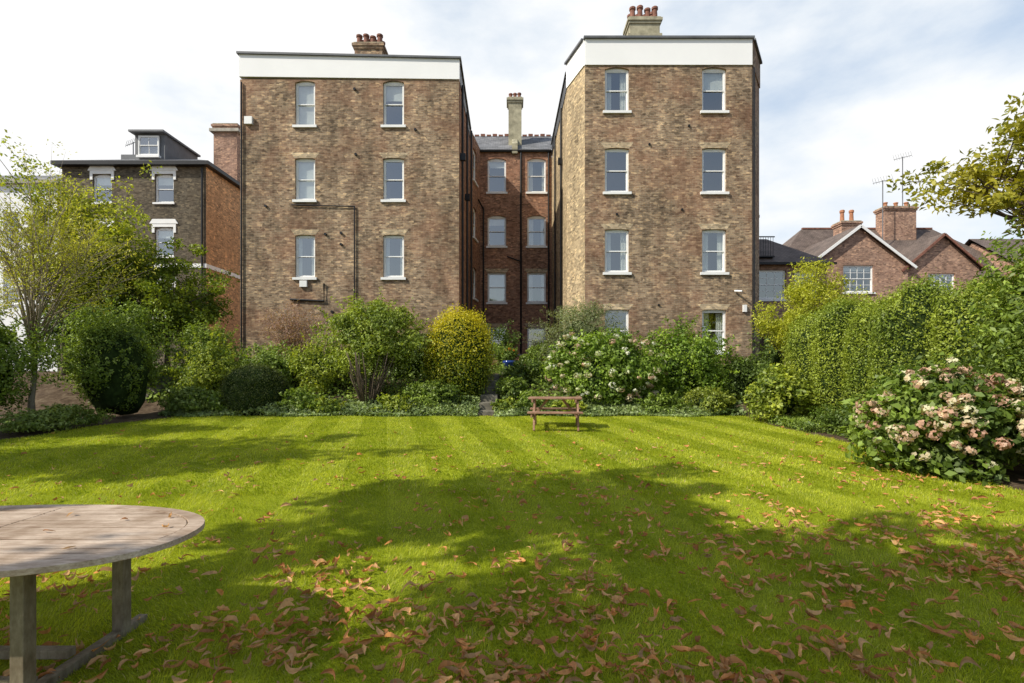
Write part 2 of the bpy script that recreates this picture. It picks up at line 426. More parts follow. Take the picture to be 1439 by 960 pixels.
f.box(par, 0.02, f.L, -0.25, 0.045, 14.8, 15.895, M_BRICK)
f.box(par, 0.08, f.L, -0.33, 0.14, 15.898, 15.98, M_LEAD)
for f in (frames[5], frames[9]):
    f.box(par, 0.26, f.L-0.0, -0.25, 0.03, 14.8, 15.5, M_BLACK)
    f.box(par, 0.2, f.L-0.0, -0.3, 0.09, 15.503, 15.58, M_LEAD)
par.build('parapets', apt)

rf = MB()
rf.poly([(-12.0, 22.9, 15.0), (-2.5, 22.9, 15.0), (-2.5, 38, 15.0), (-12.0, 38, 15.0)], M_LEAD)
rf.poly([(2.7, 23.8, 15.1), (3.2, 22.1, 15.1), (10.25, 22.1, 15.1), (11.4, 23.9, 15.1), (11.4, 38, 15.1), (2.7, 38, 15.1)], M_LEAD)
rf.poly([(-2.6, 31.3, 15.22), (2.7, 31.3, 15.22), (2.7, 34.4, 17.45), (-2.6, 34.4, 17.45)], M_SLATE)
rf.poly([(-2.6, 38, 15.2), (-2.6, 34.4, 17.45), (2.7, 34.4, 17.45), (2.7, 38, 15.2)], M_SLATE)
rf.tube([(-2.1, 31.38, 15.16), (2.5, 31.38, 15.16)], 0.07, M_BLACK, 8)
for k in range(13):
    rf.box(-2.5+0.4*k, -2.2+0.4*k, 34.3, 34.55, 17.42, 17.52+0.05*(k % 2), M_POTG)
rf.hexa([(0.0, 31.32, 15.0), (0.34, 31.32, 15.0), (0.34, 34.3, 15.0), (0.0, 34.3, 15.0), (0.0, 31.32, 15.6), (0.34, 31.32, 15.6), (0.34, 34.3, 17.8), (0.0, 34.3, 17.8)], M_CEMENT)
rf.build('roofs', apt)
ch = MB()
chimney(ch, -8.3, -6.85, 27, 28, 15, 19.0, M_BRICK, 4, M_POTG, 0.55, 2)
ch.box(-8.34, -6.81, 26.96, 28.04, 18.0, 18.25, M_CEMENT)
chimney(ch, 6.1, 7.65, 26.5, 27.5, 15, 20.0, M_CEMENT, 4, M_POTG, 0.7, 2)
ch.box(6.0, 7.75, 26.4, 27.6, 18.9, 19.1, M_CEMENT)
chimney(ch, -0.22, 0.6, 32.2, 33.0, 15.5, 18.9, M_CEMENT, 3, M_POTG, 0.5, 1)
ch.build('chimney_stacks', apt)
pp = MB()
y = 22.8-0.06
pipe(pp, [(-9.8, y, 9.05), (-7.0, y, 8.98)], 0.025); pipe(pp, [(-7.0, y, 9.0), (-7.0, y, 3)], 0.03)
pipe(pp, [(-9.85, y, 4.85), (-8.35, y, 4.78), (-8.35, y, 5.55)], 0.045)
pipe(pp, [(-12.02, y, 14.5), (-12.02, y, 1.5)], 0.035)
for (x, z) in ((-10.95, 9.0), (-8.3, 7.75), (-7.6, 7.8), (-8.0, 4.3), (-6.95, 11.3), (-4.3, 12.4), (-7.6, 7.3), (-7.0, 14.2)):
    pp.tube([(x, 22.9, z), (x, 22.72, z)], 0.06, M_BLACK, 10)
pp.box(-11.86, -11.52, 22.66, 22.79, 12.62, 12.95, M_WHITE)
pp.box(-9.42, -9.1, 22.68, 22.79, 5.4, 5.68, M_WHITE)
pipe(pp, [(-2.24, 23.2, 14.6), (-2.24, 23.2, 1.5)], 0.055)
pipe(pp, [(-2.24, 25.6, 14.6), (-2.24, 25.6, 1.5)], 0.055)
pipe(pp, [(-2.24, 28.2, 14.9), (-2.24, 28.2, 1.5)], 0.055)
pp.box(-2.34, -2.1, 23.1, 23.3, 11.2, 11.5, M_BLACK); pp.box(-2.34, -2.1, 25.5, 25.7, 10.2, 10.5, M_BLACK)
y = 31.42
pipe(pp, [(0.55, y, 15.1), (0.55, y, 1.5)], 0.06)
pipe(pp, [(-1.75, y, 11.7), (-1.75, y, 1.5)], 0.05); pipe(pp, [(-2.0, 30.6, 11.9), (-1.75, y, 11.6)], 0.05)
pipe(pp, [(2.25, y, 15.1), (2.25, y, 1.5)], 0.05)
pipe(pp, [(0.55, y, 8.4), (-0.3, y, 8.7)], 0.04)
pipe(pp, [(2.4, 28.6, 14.8), (2.4, 28.6, 1.5)], 0.05)
pipe(pp, [(2.45, 25.6, 14.8), (2.45, 25.6, 1.5)], 0.055)
pipe(pp, [(10.4, 22.0, 14.7), (10.4, 22.0, 1.6)], 0.04)
pp.box(2.3, 2.5, 25.5, 25.7, 12, 12.3, M_BLACK); pp.box(9.9, 10.05, 21.9, 21.99, 4.2, 4.5, M_WHITE)
pp.tube([(9.55, 21.95, 5.1), (9.75, 21.7, 5.05)], 0.04, M_WHITE, 8)
for (x, z) in ((5.9, 11.4), (7.3, 8.6), (4.5, 8.4), (6.3, 4.5), (7.6, 12.2)):
    pp.tube([(x, 22.1, z), (x, 21.95, z)], 0.05, M_BLACK, 8)
pp.build('pipes_and_vents', apt)

# ------------------------------------------------------------------ dark brick villa (left)
villa = empty('brick_villa')
w = MB(); g = MB()
f = Frame((-27.6, 31.4), (-18.76, 31.4)); ops = []
for x0 in (-25.7, -21.9):
    for a, b in ((12.0, 13.75), (8.7, 10.5), (5.0, 7.0)):
        u0 = x0+27.6; u1 = u0+1.15
        ops.append((u0, u1, a, b)); window(g, f, u0, u1, a, b, 0.12, M_BRICKD, 0.35, True, None, (0, 0))
        f.box(g, u0-0.16, u0-0.002, 0.0, 0.05, b-0.35, b+0.2, M_WHITE)
        f.box(g, u1+0.002, u1+0.16, 0.0, 0.05, b-0.35, b+0.2, M_WHITE)
        g.hexa([f.p(u0-.3, .07, b+.2), f.p(u1+.3, .07, b+.2), f.p(u1+.3, 0, b+.2), f.p(u0-.3, 0, b+.2),
                f.p(u0-.12, .07, b+.48), f.p(u1+.12, .07, b+.48), f.p(u1+.12, 0, b+.48), f.p(u0-.12, 0, b+.48)], M_WHITE)
        f.box(g, u0-.002, u1+.002, 0.003, 0.05, b+0.002, b+0.2, M_WHITE)
wall(w, f, 0.5, 14.2, ops, M_BRICKD)
fs = Frame((-18.76, 31.4), (-18.76, 44)); wall(w, fs, 0.5, 14.2, [], M_BRICKO)
fl = Frame((-27.6, 44), (-27.6, 31.4)); wall(w, fl, 0.5, 14.2, [], M_BRICKD)
f.box(w, 0, f.L+0.05, 0.0, 0.06, 8.0, 8.25, M_WHITE); fs.box(w, 0, fs.L, 0.0, 0.05, 8.0, 8.25, M_WHITE)
w.tube([(-18.95, 31.3, 14.1), (-18.95, 31.3, 2)], 0.06, M_BLACK, 8)
w.box(-27.95, -18.4, 31.0, 44.3, 14.203, 14.42, M_BLACK)
w.build('brick_walls', villa); g.build('sash_windows', villa)
r = MB()
e = [(-27.95, 31.0, 14.43), (-18.4, 31.0, 14.43), (-18.4, 44.3, 14.43), (-27.95, 44.3, 14.43)]
t = [(-25.3, 34.4, 15.9), (-21.2, 34.4, 15.9), (-21.2, 41, 15.9), (-25.3, 41, 15.9)]
for i in range(4):
    j = (i+1) % 4; r.poly([e[i], e[j], t[j], t[i]], M_SLATE)
r.poly(t, M_LEAD)
r.box(-24.0, -22.1, 32.6, 36, 14.9, 16.75, M_LEAD); r.box(-24.15, -21.95, 32.2, 36.1, 16.753, 16.87, M_LEAD)
fd = Frame((-23.75, 32.36), (-22.35, 32.36)); window(r, fd, 0.05, 1.35, 15.35, 16.6, 0, M_WHITE, 0.9, False, None, (1, 0))
fd.box(r, -0.02, 1.42, -0.24, 0.0, 15.2, 15.345, M_WHITE)
chimney(r, -20.4, -18.8, 35, 37.2, 13.5, 18.6, M_BRICKP, 3, M_POT, 0.01)
r.box(-20.6, -18.6, 34.8, 37.4, 18.0, 18.2, M_STONE)
r.box(-27.5, -26.0, 36, 37, 15, 16.9, M_LEAD); r.box(-29.0, -26.2, 35.8, 37.4, 16.2, 16.35, M_LEAD)
r.build('slate_roof', villa)

st = empty('stucco_house'); w = MB(); g = MB()
f = Frame((-38, 33), (-29.3, 33)); ops = []
for x0 in (2.0, 5.2, 7.3):
    for a, b in ((9.9, 11.9), (6.0, 8.2)):
        ops.append((x0, x0+1.0, a, b)); window(g, f, x0, x0+1.0, a, b, 0, M_WHITE, None, True)
wall(w, f, 0.5, 13.7, ops, M_RENDER); wall(w, Frame((-29.3, 33), (-29.3, 42)), 0.5, 13.7, [], M_RENDER)
w.box(-38.3, -29.0, 32.7, 42, 13.703, 13.95, M_STONE)
w.poly([(-38.3, 32.7, 13.96), (-29.0, 32.7, 13.96), (-31.5, 37, 15.8), (-38.3, 37, 15.8)], M_SLATE)
w.poly([(-29.0, 32.7, 13.96), (-29.0, 42, 13.96), (-31.5, 37, 15.8)], M_SLATE)
w.build('stucco_walls', st); g.build('sash_windows', st)

# ------------------------------------------------------------------ link house beside right wing
lk = empty('brick_link_house'); w = MB(); g = MB()
f = Frame((11.7, 27), (16.6, 27)); ops = [(1.25, 2.75, 5.45, 7.0), (3.2, 4.4, 5.5, 6.9)]
window(g, f, 1.25, 2.75, 5.45, 7.0, 0, M_BRICKP, None, True, None, (2, 1)); window(g, f, 3.2, 4.4, 5.5, 6.9, 0, M_BRICKP, None, True, None, (1, 1))
wall(w, f, 0.9, 7.3, ops, M_BRICKP); wall(w, Frame((16.6, 27), (16.6, 36)), 0.9, 7.3, [], M_BRICKP)
w.poly([(11.5, 26.7, 7.3), (16.9, 26.7, 7.3), (14.9, 30, 9.4), (11.5, 30, 9.4)], M_TILE)
w.poly([(16.9, 26.7, 7.3), (16.9, 36, 7.3), (14.9, 32, 9.4), (14.9, 30, 9.4)], M_TILE)
w.poly([(11.5, 30, 9.4), (14.9, 30, 9.4), (14.9, 32, 9.4), (11.5, 36, 9.4)], M_TILE)
w.box(11.6, 13.25, 28.0, 31, 7.9, 10.0, M_BRICKP); w.box(11.5, 13.45, 27.8, 31.1, 10.003, 10.15, M_LEAD)
w.box(11.5, 16.9, 26.62, 26.7, 7.22, 7.34, M_BLACK)
g.box(12.5, 13.15, 27.93, 27.99, 8.1, 9.6, M_WHITE)
g.poly([(12.6, 27.92, 8.2), (13.05, 27.92, 8.2), (13.05, 27.92, 9.5), (12.6, 27.92, 9.5)], M_GLASS)
for k in range(15):
    g.tube([(12.0+k*0.13, 27.1, 7.75), (12.0+k*0.13, 27.1, 8.75)], 0.012, M_BLACK, 5)
g.box(11.95, 13.9, 27.07, 27.13, 8.75, 8.8, M_BLACK); g.box(11.95, 13.9, 27.07, 27.8, 7.7, 7.76, M_BLACK)
w.build('brick_walls', lk); g.build('windows_and_railing', lk)

# ------------------------------------------------------------------ gabled house
gh = empty('brick_gabled_house'); w = MB(); g = MB()
def gable(xc, hw, y0, y1, ze, za, wins_, bw=0.24, bm=M_WHITE):
    fr = Frame((xc-hw, y0), (xc+hw, y0)); ops = []
    for (u0, u1, a, b, nb) in wins_:
        ops.append((u0, u1, a, b)); window(g, fr, u0, u1, a, b, 0, M_BRICKP, 0.2, True, None, (nb, 1))
    wall(w, fr, 0.9, ze, ops, M_BRICKP)
    w.poly([fr.p(0, 0, ze), fr.p(2*hw, 0, ze), fr.p(hw, 0, za)], M_BRICKP)
    wall(w, Frame((xc+hw, y0), (xc+hw, y1)), 0.9, ze, [], M_BRICKP); wall(w, Frame((xc-hw, y1), (xc-hw, y0)), 0.9, ze, [], M_BRICKP)
    o = 0.35; s = (za-ze)/hw
    for sg in (-1, 1):
        w.poly([(xc+sg*(hw+o), y0-0.25, ze-o*s+0.1), (xc, y0-0.25, za+0.1), (xc, y1, za+0.1), (xc+sg*(hw+o), y1, ze-o*s+0.1)][::sg], M_TILE)
        w.beam((xc+sg*(hw+o), y0-0.28, ze-o*s), (xc, y0-0.28, za), 0.06, bw, bm)
gable(23.0, 3.3, 34, 40, 8.75, 11.25, [(2.3, 4.3, 6.9, 8.8-0.1, 3)], 0.17)
gable(28.7, 2.5, 34.2, 40, 8.6, 10.75, [(1.6, 3.4, 6.6, 8.2, 3)], 0.14, M_POTG)
E = [(18.6, 37.2, 8.5), (38, 37.2, 8.5), (38, 46, 8.5), (18.6, 46, 8.5)]
T = [(23.5, 41.5, 13.2), (34, 41.5, 13.2)]
w.poly([E[0], E[1], T[1], T[0]], M_TILE); w.poly([E[1], E[2], T[1]], M_TILE); w.poly([E[2], E[3], T[0], T[1]], M_TILE); w.poly([E[3], E[0], T[0]], M_TILE)
w.box(18.9, 37.7, 37.5, 45.7, 0.9, 8.45, M_BRICKP)
w.beam((23.5, 41.5, 13.22), (34, 41.5, 13.22), 0.2, 0.12, M_POTG)
chimney(w, 24.6, 26.0, 38.2, 39.2, 9, 12.9, M_BRICKP, 2, M_POT, 1.1)
chimney(w, 29.4, 31.9, 40.4, 41.4, 11, 14.7, M_BRICKP, 3, M_POT, 0.5)
w.build('walls_and_roof', gh); g.build('casement_windows', gh)
def aerial(name, x, y, z0, z1, l):
    a = MB(); a.tube([(x, y, z0), (x, y, z1)], 0.035, M_LEAD, 6)
    a.tube([(x-l/2, y, z1-0.25), (x+l/2, y, z1+0.1)], 0.022, M_LEAD, 5)
    for k in range(8):
        t = -l/2+l*k/7; a.tube([(x+t, y-0.1, z1-0.4+0.35*k/7), (x+t, y+0.1, z1+0.15+0.35*k/7)], 0.014, M_LEAD, 4)
    return a.build(name)
aerial('television_aerial', 31.2, 40.9, 14.5, 18.8, 1.4)
aerial('television_aerial', 28.6, 39.5, 11.5, 16.4, 1.5)
aerial('television_aerial', -27.0, 36.5, 16.8, 18.0, 1.0)
fh = MB(); fh.box(36, 46, 36, 44, 0.5, 8.9, M_BRICKP)
fh.poly([(35.7, 35.7, 8.9), (46.3, 35.7, 8.9), (46.3, 40, 12), (35.7, 40, 12)], M_TILE)
fh.poly([(35.7, 44.3, 8.9), (35.7, 40, 12), (46.3, 40, 12), (46.3, 44.3, 8.9)], M_TILE)
fh.poly([(35.99, 36, 8.9), (35.99, 40, 11.7), (35.99, 44, 8.9)], M_BRICKP)
fh.build('brick_terrace_house')

# ------------------------------------------------------------------ terrain
def lawn_z(y): return 0.033*np.clip(np.asarray(y, dtype=float)-3, 0, 11.5)
def terr(x, y):
    y = np.asarray(y, dtype=float)
    t = np.clip((y-14.5)/4.8, 0, 1); t = t*t*(3-2*t)
    return lawn_z(y) + t*1.25
def bumpy(x, y): return 0.04*np.sin(x*3.1+y*1.7)+0.03*np.sin(x*1.3-y*4.1)
mg, nt, b = mat_base('soil', 0.95, 0.1)
fn = noise(nt, 4, 10, 0.75)
rr = ramp(nt, [(0.3, (0.03, 0.02, 0.012)), (0.5, (0.09, 0.062, 0.04)), (0.72, (0.19, 0.15, 0.10))])
nt.links.new(fn, rr.inputs[0]); nt.links.new(rr.outputs[0], b.inputs['Base Color'])
xs = np.concatenate([[-400, -150, -60], np.linspace(-30, 30, 81), [60, 150, 400]])
ys = np.concatenate([[-300, -80, -20, -5, 3], np.linspace(5, 14.5, 6), np.linspace(14.8, 22, 25), [24, 30, 60, 150, 600]])
XX, YY = np.meshgrid(xs, ys)
ZZ = terr(XX, YY) + np.where((YY > 14.7) & (YY < 20), bumpy(XX, YY), 0)
vs = np.stack([XX.ravel(), YY.ravel(), ZZ.ravel()], 1)
nx = len(xs); fc = [(j*nx+i, j*nx+i+1, (j+1)*nx+i+1, (j+1)*nx+i) for j in range(len(ys)-1) for i in range(nx-1)]
me = bpy.data.meshes.new('ground'); me.from_pydata(vs.tolist(), [], fc); me.materials.append(mg)
go = bpy.data.objects.new('ground', me); scene.collection.objects.link(go)

def ledge(y): return np.where(y < 10, -10.6, -10.6+(y-10)*0.25) + 0.15*np.sin(y*1.9)
def redge(y): return 6.5 + 0.12*np.sin(y*1.3+1) - 0.0*y
ml, nt, b = mat_base('lawn_grass', 0.85, 0.1)
f1 = noise(nt, 0.9, 5, 0.6); f2 = noise(nt, 45, 4, 0.7)
r1 = ramp(nt, [(0.3, (0.21, 0.26, 0.014)), (0.7, (0.35, 0.40, 0.024))]); nt.links.new(f1, r1.inputs[0])
r2 = ramp(nt, [(0.3, (0.4, 0.45, 0.4)), (0.65, (1.15, 1.12, 1))]); nt.links.new(f2, r2.inputs[0])
nt.links.new(mixc(nt, 1.0, r1.outputs[0], r2.outputs[0], 'MULTIPLY'), b.inputs['Base Color'])
bp = N(nt, 'ShaderNodeBump'); bp.inputs['Strength'].default_value = 0.6; bp.inputs['Distance'].default_value = 0.02
nt.links.new(noise(nt, 60, 3), bp.inputs['Height']); nt.links.new(bp.outputs[0], b.inputs['Normal'])
ly = np.concatenate([[-14, -6, 0, 3], np.linspace(3.5, 14.5, 45)])
vs = []
for yy in ly:
    z = float(lawn_z(yy))+0.006
    vs += [(float(ledge(yy)), yy, z), (float(redge(yy)), yy, z)]
fc = [(2*i, 2*i+1, 2*i+3, 2*i+2) for i in range(len(ly)-1)]
me = bpy.data.meshes.new('lawn'); me.from_pydata(vs, [], fc); me.materials.append(ml)
lawn = bpy.data.objects.new('lawn', me); scene.collection.objects.link(lawn)

# ------------------------------------------------------------------ numpy mesh helpers
def npmesh(name, V, k, cols, mat, parent=None):
    n = len(V)//k
    me = bpy.data.meshes.new(name)
    me.vertices.add(len(V)); me.vertices.foreach_set('co', V.astype(np.float32).ravel())
    me.loops.add(len(V)); me.loops.foreach_set('vertex_index', np.arange(len(V), dtype=np.int32))
    me.polygons.add(n); me.polygons.foreach_set('loop_start', np.arange(0, len(V), k, dtype=np.int32))
    me.update(calc_edges=True)
    ca = me.color_attributes.new('Col', 'FLOAT_COLOR', 'POINT')
    c4 = np.ones((len(V), 4), dtype=np.float32); c4[:, :3] = np.repeat(cols, k, axis=0)
    ca.data.foreach_set('color', c4.ravel())
    me.materials.append(mat)
    o = bpy.data.objects.new(name, me); scene.collection.objects.link(o)
    if parent: o.parent = parent
    return o

def nrm(a): return a/np.maximum(np.linalg.norm(a, axis=1, keepdims=True), 1e-9)
def rdir(rng, n): return nrm(rng.normal(size=(n, 3)))
def pnoise(P, scale, seed):
    r = np.random.default_rng(seed); out = np.zeros(len(P))
    for k in range(7):
        d = r.normal(size=3)*scale*(1+0.25*k); out += np.sin(P@d + r.uniform(0, 6.28))/(1+0.15*k)
    return out/3.0

def leafquads(C, Nn, size, asp, rng, droop=0.0):
    n = len(C); t = rng.normal(size=(n, 3)); t[:, 2] -= droop
    t = t-(t*Nn).sum(1, keepdims=True)*Nn; t = nrm(t); b = np.cross(Nn, t)
    s = (size*rng.uniform(0.6, 1.3, n))[:, None]
    V = np.empty((n, 4, 3))
    V[:, 0] = C-t*s*0.5; V[:, 1] = C+b*s*asp*0.5+Nn*s*0.1-t*s*0.05
    V[:, 2] = C+t*s*0.5-Nn*s*0.08; V[:, 3] = C-b*s*asp*0.5+Nn*s*0.1-t*s*0.05
    return V.reshape(-1, 3)

FOL = np.array((1.9, 1.72, 1.3))
def leafcols(P, c1, c2, rng, seed, clump=2.0, bright=0.35):
    n = len(P); k = np.clip(0.5+0.5*pnoise(P, clump, seed)+rng.normal(0, 0.25, n), 0, 1)[:, None]
    c = (np.array(c1)*(1-k)+np.array(c2)*k)*FOL
    return np.minimum(c*rng.uniform(1-bright, 1+bright, n)[:, None], 0.7)

def radial(D, p):
    return (np.abs(D)**p).sum(1)**(-1.0/p)

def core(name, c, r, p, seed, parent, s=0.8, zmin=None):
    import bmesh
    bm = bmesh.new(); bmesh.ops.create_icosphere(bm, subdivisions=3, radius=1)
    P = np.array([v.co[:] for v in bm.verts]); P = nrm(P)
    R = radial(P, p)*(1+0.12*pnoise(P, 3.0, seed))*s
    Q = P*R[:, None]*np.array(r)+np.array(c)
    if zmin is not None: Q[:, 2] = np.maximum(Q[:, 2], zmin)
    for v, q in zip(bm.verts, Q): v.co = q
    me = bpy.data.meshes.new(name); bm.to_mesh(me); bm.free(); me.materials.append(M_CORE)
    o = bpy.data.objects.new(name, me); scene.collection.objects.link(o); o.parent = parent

def bush(name, c, r, n, leaf, c1, c2, seed, lobes=16, lobr=0.42, p=2.0, asp=0.5, cr=0.42, spread=1.0, flowers=None, zmin=None, fuzz=0.55, topcol=None, bright=0.4, sprigs=45, sl=0.28):
    rng = np.random.default_rng(seed); c = np.array(c, float); r = np.array(r, float)
    if zmin is None: zmin = float(terr(c[0], c[1]))-0.02
    if lobes:
        LD = rdir(rng, lobes); LD[:, 2] = np.where(LD[:, 2] < -0.75, -LD[:, 2], LD[:, 2])
        LC = LD*rng.uniform(0.45, 0.8, lobes)[:, None]; LR = rng.uniform(0.55, 1.25, lobes)*lobr
        m = int(n*1.4); li = rng.integers(0, lobes, m); D = rdir(rng, m)
        U = LC[li]+D*(LR[li]*(1-fuzz*rng.random(m)**1.5)*(1+0.15*pnoise(D*3+LC[li]*5, 1.5, seed)))[:, None]
        keep = (np.linalg.norm(U, axis=1) > 0.38); U = U[keep][:n]; D = D[keep][:n]
        nn = nrm(0.6*D+0.4*nrm(U)+np.array([0, 0, 0.25]))
        sd_ = rdir(rng, sprigs); sd_[:, 2] = np.abs(sd_[:, 2])*0.9-0.1; sd_ = nrm(sd_)
        per = 22; t = rng.random((sprigs, per)); L = rng.uniform(0.3, 1.0, sprigs)[:, None]*sl
        bend = rdir(rng, sprigs)*0.12
        S = sd_[:, None, :]*(0.82+t[..., None]*(0.12+L[..., None])) + bend[:, None, :]*t[..., None]**2 + rng.normal(size=(sprigs, per, 3))*0.022
        U = np.concatenate([U, S.reshape(-1, 3)]); nn = np.concatenate([nn, nrm(np.repeat(sd_, per, axis=0)+np.array([0, 0, 0.5]))])
    else:
        D = rdir(rng, n); R = radial(D, p)*(1+0.05*pnoise(D, 3.0, seed)+0.03*pnoise(D, 9.0, seed+1))*(1-0.10*rng.random(n)**2+0.03*rng.normal(size=n)*fuzz)
        U = D*R[:, None]; nn = nrm(np.sign(U)*np.abs(U)**(p-1)/r)
    P = U*r+c
    low = P[:, 2] < zmin
    if lobes:   # skirt: foliage that would fall below ground is spread just above it
        P[low, 2] = zmin+rng.random(low.sum())*0.25
        k = np.ones(len(P), bool)
    else: k = ~low
    P = P[k]; nn = nn[k]
    NN = nrm(nn+rng.normal(size=P.shape)*spread*0.6)
    col = leafcols(P, c1, c2, rng, seed, 1.5, bright)
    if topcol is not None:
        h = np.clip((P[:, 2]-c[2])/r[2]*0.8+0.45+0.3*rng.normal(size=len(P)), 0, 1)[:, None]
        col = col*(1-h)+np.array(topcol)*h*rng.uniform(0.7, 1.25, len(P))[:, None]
    o = npmesh(name, leafquads(P, NN, leaf, asp, rng), 4, col, M_LEAF)
    if cr: core('opaque_core', c, r, p, seed, o, cr, zmin-0.05)  # added opaque core, blocks the view through the leaves
    if flowers:
        fn_, fr_, fcols, fmin = flowers
        D = rdir(rng, fn_*6); D = D[D[:, 2] > fmin]; D = D[D[:, 1] < 0.5][:fn_]
        FC = []
        proj = (P-c)/r; prn = nrm(proj); pl = np.linalg.norm(proj, axis=1)
        for d in D:
            idx = np.where(prn@d > 0.985)[0]
            if len(idx) < 4: continue
            o_ = idx[np.argsort(-pl[idx])]; q = o_[len(o_)//12]; FC.append(P[q]+d*0.02)
        FC = np.array(FC); pet = 34
        dd = rdir(rng, len(FC)*pet); R = np.repeat(fr_*rng.uniform(0.5, 1.25, len(FC)), pet)[:, None]
        FP = np.repeat(FC, pet, axis=0)+dd*R*np.array([1, 1, 0.7])
        fi = rng.integers(0, len(fcols), len(FC)); cc = np.repeat(np.array(fcols)[fi], pet, axis=0)*rng.uniform(0.7, 1.1, len(FP))[:, None]
        npmesh('flower_heads', leafquads(FP, nrm(dd+0.25*rng.normal(size=dd.shape)), fr_*0.6, 0.9, rng), 4, cc, M_PETAL, o)
    return o

def stems(parent, c, top, n, r, seed, mat=M_BARK, h=1.0):
    rng = random.Random(seed); mb = MB(); c = Vector(c)
    for k in range(n):
        a = rng.uniform(0, 6.28); e = Vector((math.cos(a)*top*rng.uniform(.3, 1), math.sin(a)*top*rng.uniform(.3, 1), h))
        b0 = c+Vector((math.cos(a), math.sin(a), 0))*0.12
        mid = b0+e*0.5+Vector((rng.uniform(-.1, .1), rng.uniform(-.1, .1), 0.1))
        mb.tube([b0, mid, c+e], [r, r*0.75, r*0.4], mat, 5)
    mb.build('stems', parent, smooth=True)

def tree(name, base, top, cc, cr, tr, nb, leaf, nl, c1, c2, seed, bark=M_BARK, clump=0.8, asp=0.55, twigs=3, leafalong=False):
    rng = np.random.default_rng(seed); pr = random.Random(seed); mb = MB()
    base = Vector(base); top = Vector(top); cc = np.array(cc, float); cr = np.array(cr, float)
    tp = [base+(top-base)*t+Vector((pr.uniform(-1, 1), pr.uniform(-1, 1), 0))*tr*0.8*(0 if t == 0 else 1) for t in np.linspace(0, 1, 7)]
    mb.tube(tp, [tr*(1.25 if i == 0 else 1-0.75*i/6) for i in range(7)], bark, 9)
    tips = []; along = []
    for k in range(nb):
        d = rdir(rng, 1)[0]; rad = rng.random()**0.33
        tip = Vector(cc+d*rad*cr*0.9)
        t = pr.uniform(0.35, 0.98); st = base+(top-base)*t
        L = (tip-st).length
        mid = st+(tip-st)*0.5+Vector((pr.uniform(-1, 1), pr.uniform(-1, 1), pr.uniform(0, 1)))*L*0.12
        r0 = tr*0.38*(1.1-t*0.6)
        mb.tube([st, mid, tip], [r0, r0*0.55, r0*0.15], bark, 5)
        tips.append(tip); along += [mid+(tip-mid)*q for q in (0.3, 0.6, 0.85)]
        for j in range(twigs):
            s0 = mid+(tip-mid)*pr.uniform(0, 0.8); d2 = Vector(rdir(rng, 1)[0]); d2.z = abs(d2.z)*0.6
            e2 = s0+(d2+(tip-st).normalized()*0.6)*L*pr.uniform(0.2, 0.4)
            mb.tube([s0, (s0+e2)/2+Vector((0, 0, 0.03)), e2], [r0*0.35, r0*0.22, r0*0.08], bark, 4)
            tips.append(e2); along += [s0+(e2-s0)*0.6]
    o = mb.build(name, smooth=True)
    src = np.array([list(q) for q in (tips+along if leafalong else tips)])
    ci = rng.integers(0, len(src), nl); sz = rng.uniform(0.5, 1.2, len(src))
    P = src[ci]+rdir(rng, nl)*(clump*sz[ci]*rng.random(nl)**0.5)[:, None]*np.array([1, 1, 0.7])
    NN = nrm(rng.normal(size=(nl, 3))+np.array([0, 0, 0.9]))
    npmesh('foliage', leafquads(P, NN, leaf, asp, rng, 0.5), 4, leafcols(P, c1, c2, rng, seed, 1.2), M_LEAF, o)
    return o

G_D = (0.045, 0.08, 0.02); G_M = (0.08, 0.13, 0.028); G_L = (0.15, 0.22, 0.045); G_Y = (0.23, 0.28, 0.04)

# ------------------------------------------------------------------ right side hedge & shrubs
hd = [(14.15, 0.80, 3.05, 0.0), (12.75, 0.50, 3.25, -0.1), (11.78, 0.47, 3.12, 0.08), (10.62, 0.66, 3.3, -0.06), (9.25, 0.62, 3.12, 0.1), (7.9, 0.68, 3.3, 0.0), (6.4, 0.7, 3.2, 0.1)]
for i, (yy, hw, zt, dx) in enumerate(hd):
    z0 = float(terr(8, yy))
    bush('clipped_conifer_hedge', (8.5+dx, yy, (zt+z0)/2), (0.82, hw, (zt-z0)/2+0.1), 24000, 0.06, (0.09, 0.14, 0.024), (0.21, 0.27, 0.045), 100+i, lobes=0, p=3.1, asp=0.45, cr=0.92, spread=1.4, fuzz=2.0)
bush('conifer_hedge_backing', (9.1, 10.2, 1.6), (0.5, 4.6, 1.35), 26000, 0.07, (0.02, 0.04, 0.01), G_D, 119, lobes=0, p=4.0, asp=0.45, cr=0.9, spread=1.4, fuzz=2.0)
bush('laurel_shrub', (8.0, 7.3, 1.8), (1.25, 1.15, 2.0), 16000, 0.095, G_D, G_L, 120, lobes=34, lobr=0.36, asp=0.42, sprigs=80)
bush('laurel_shrub', (7.7, 5.9, 1.0), (1.0, 1.1, 1.3), 12000, 0.095, G_D, G_L, 121, lobes=26, lobr=0.38, asp=0.42, sprigs=60)
bush('hydrangea_bush', (6.4, 7.65, 0.78), (1.2, 1.0, 0.95), 14000, 0.12, G_D, (0.13, 0.20, 0.04), 122, lobes=38, asp=0.55, sl=0.15,
     flowers=(150, 0.095, [(0.70, 0.50, 0.37), (0.80, 0.68, 0.48), (0.62, 0.38, 0.28), (0.76, 0.72, 0.5)], -0.35))
bush('green_shrub', (7.0, 13.3, 0.9), (0.85, 0.7, 0.85), 7000, 0.11, G_M, G_Y, 123, lobes=24)
bush('green_shrub', (7.3, 10.8, 0.6), (0.4, 1.6, 0.35), 4000, 0.07, G_D, G_M, 124, lobes=18, cr=0)
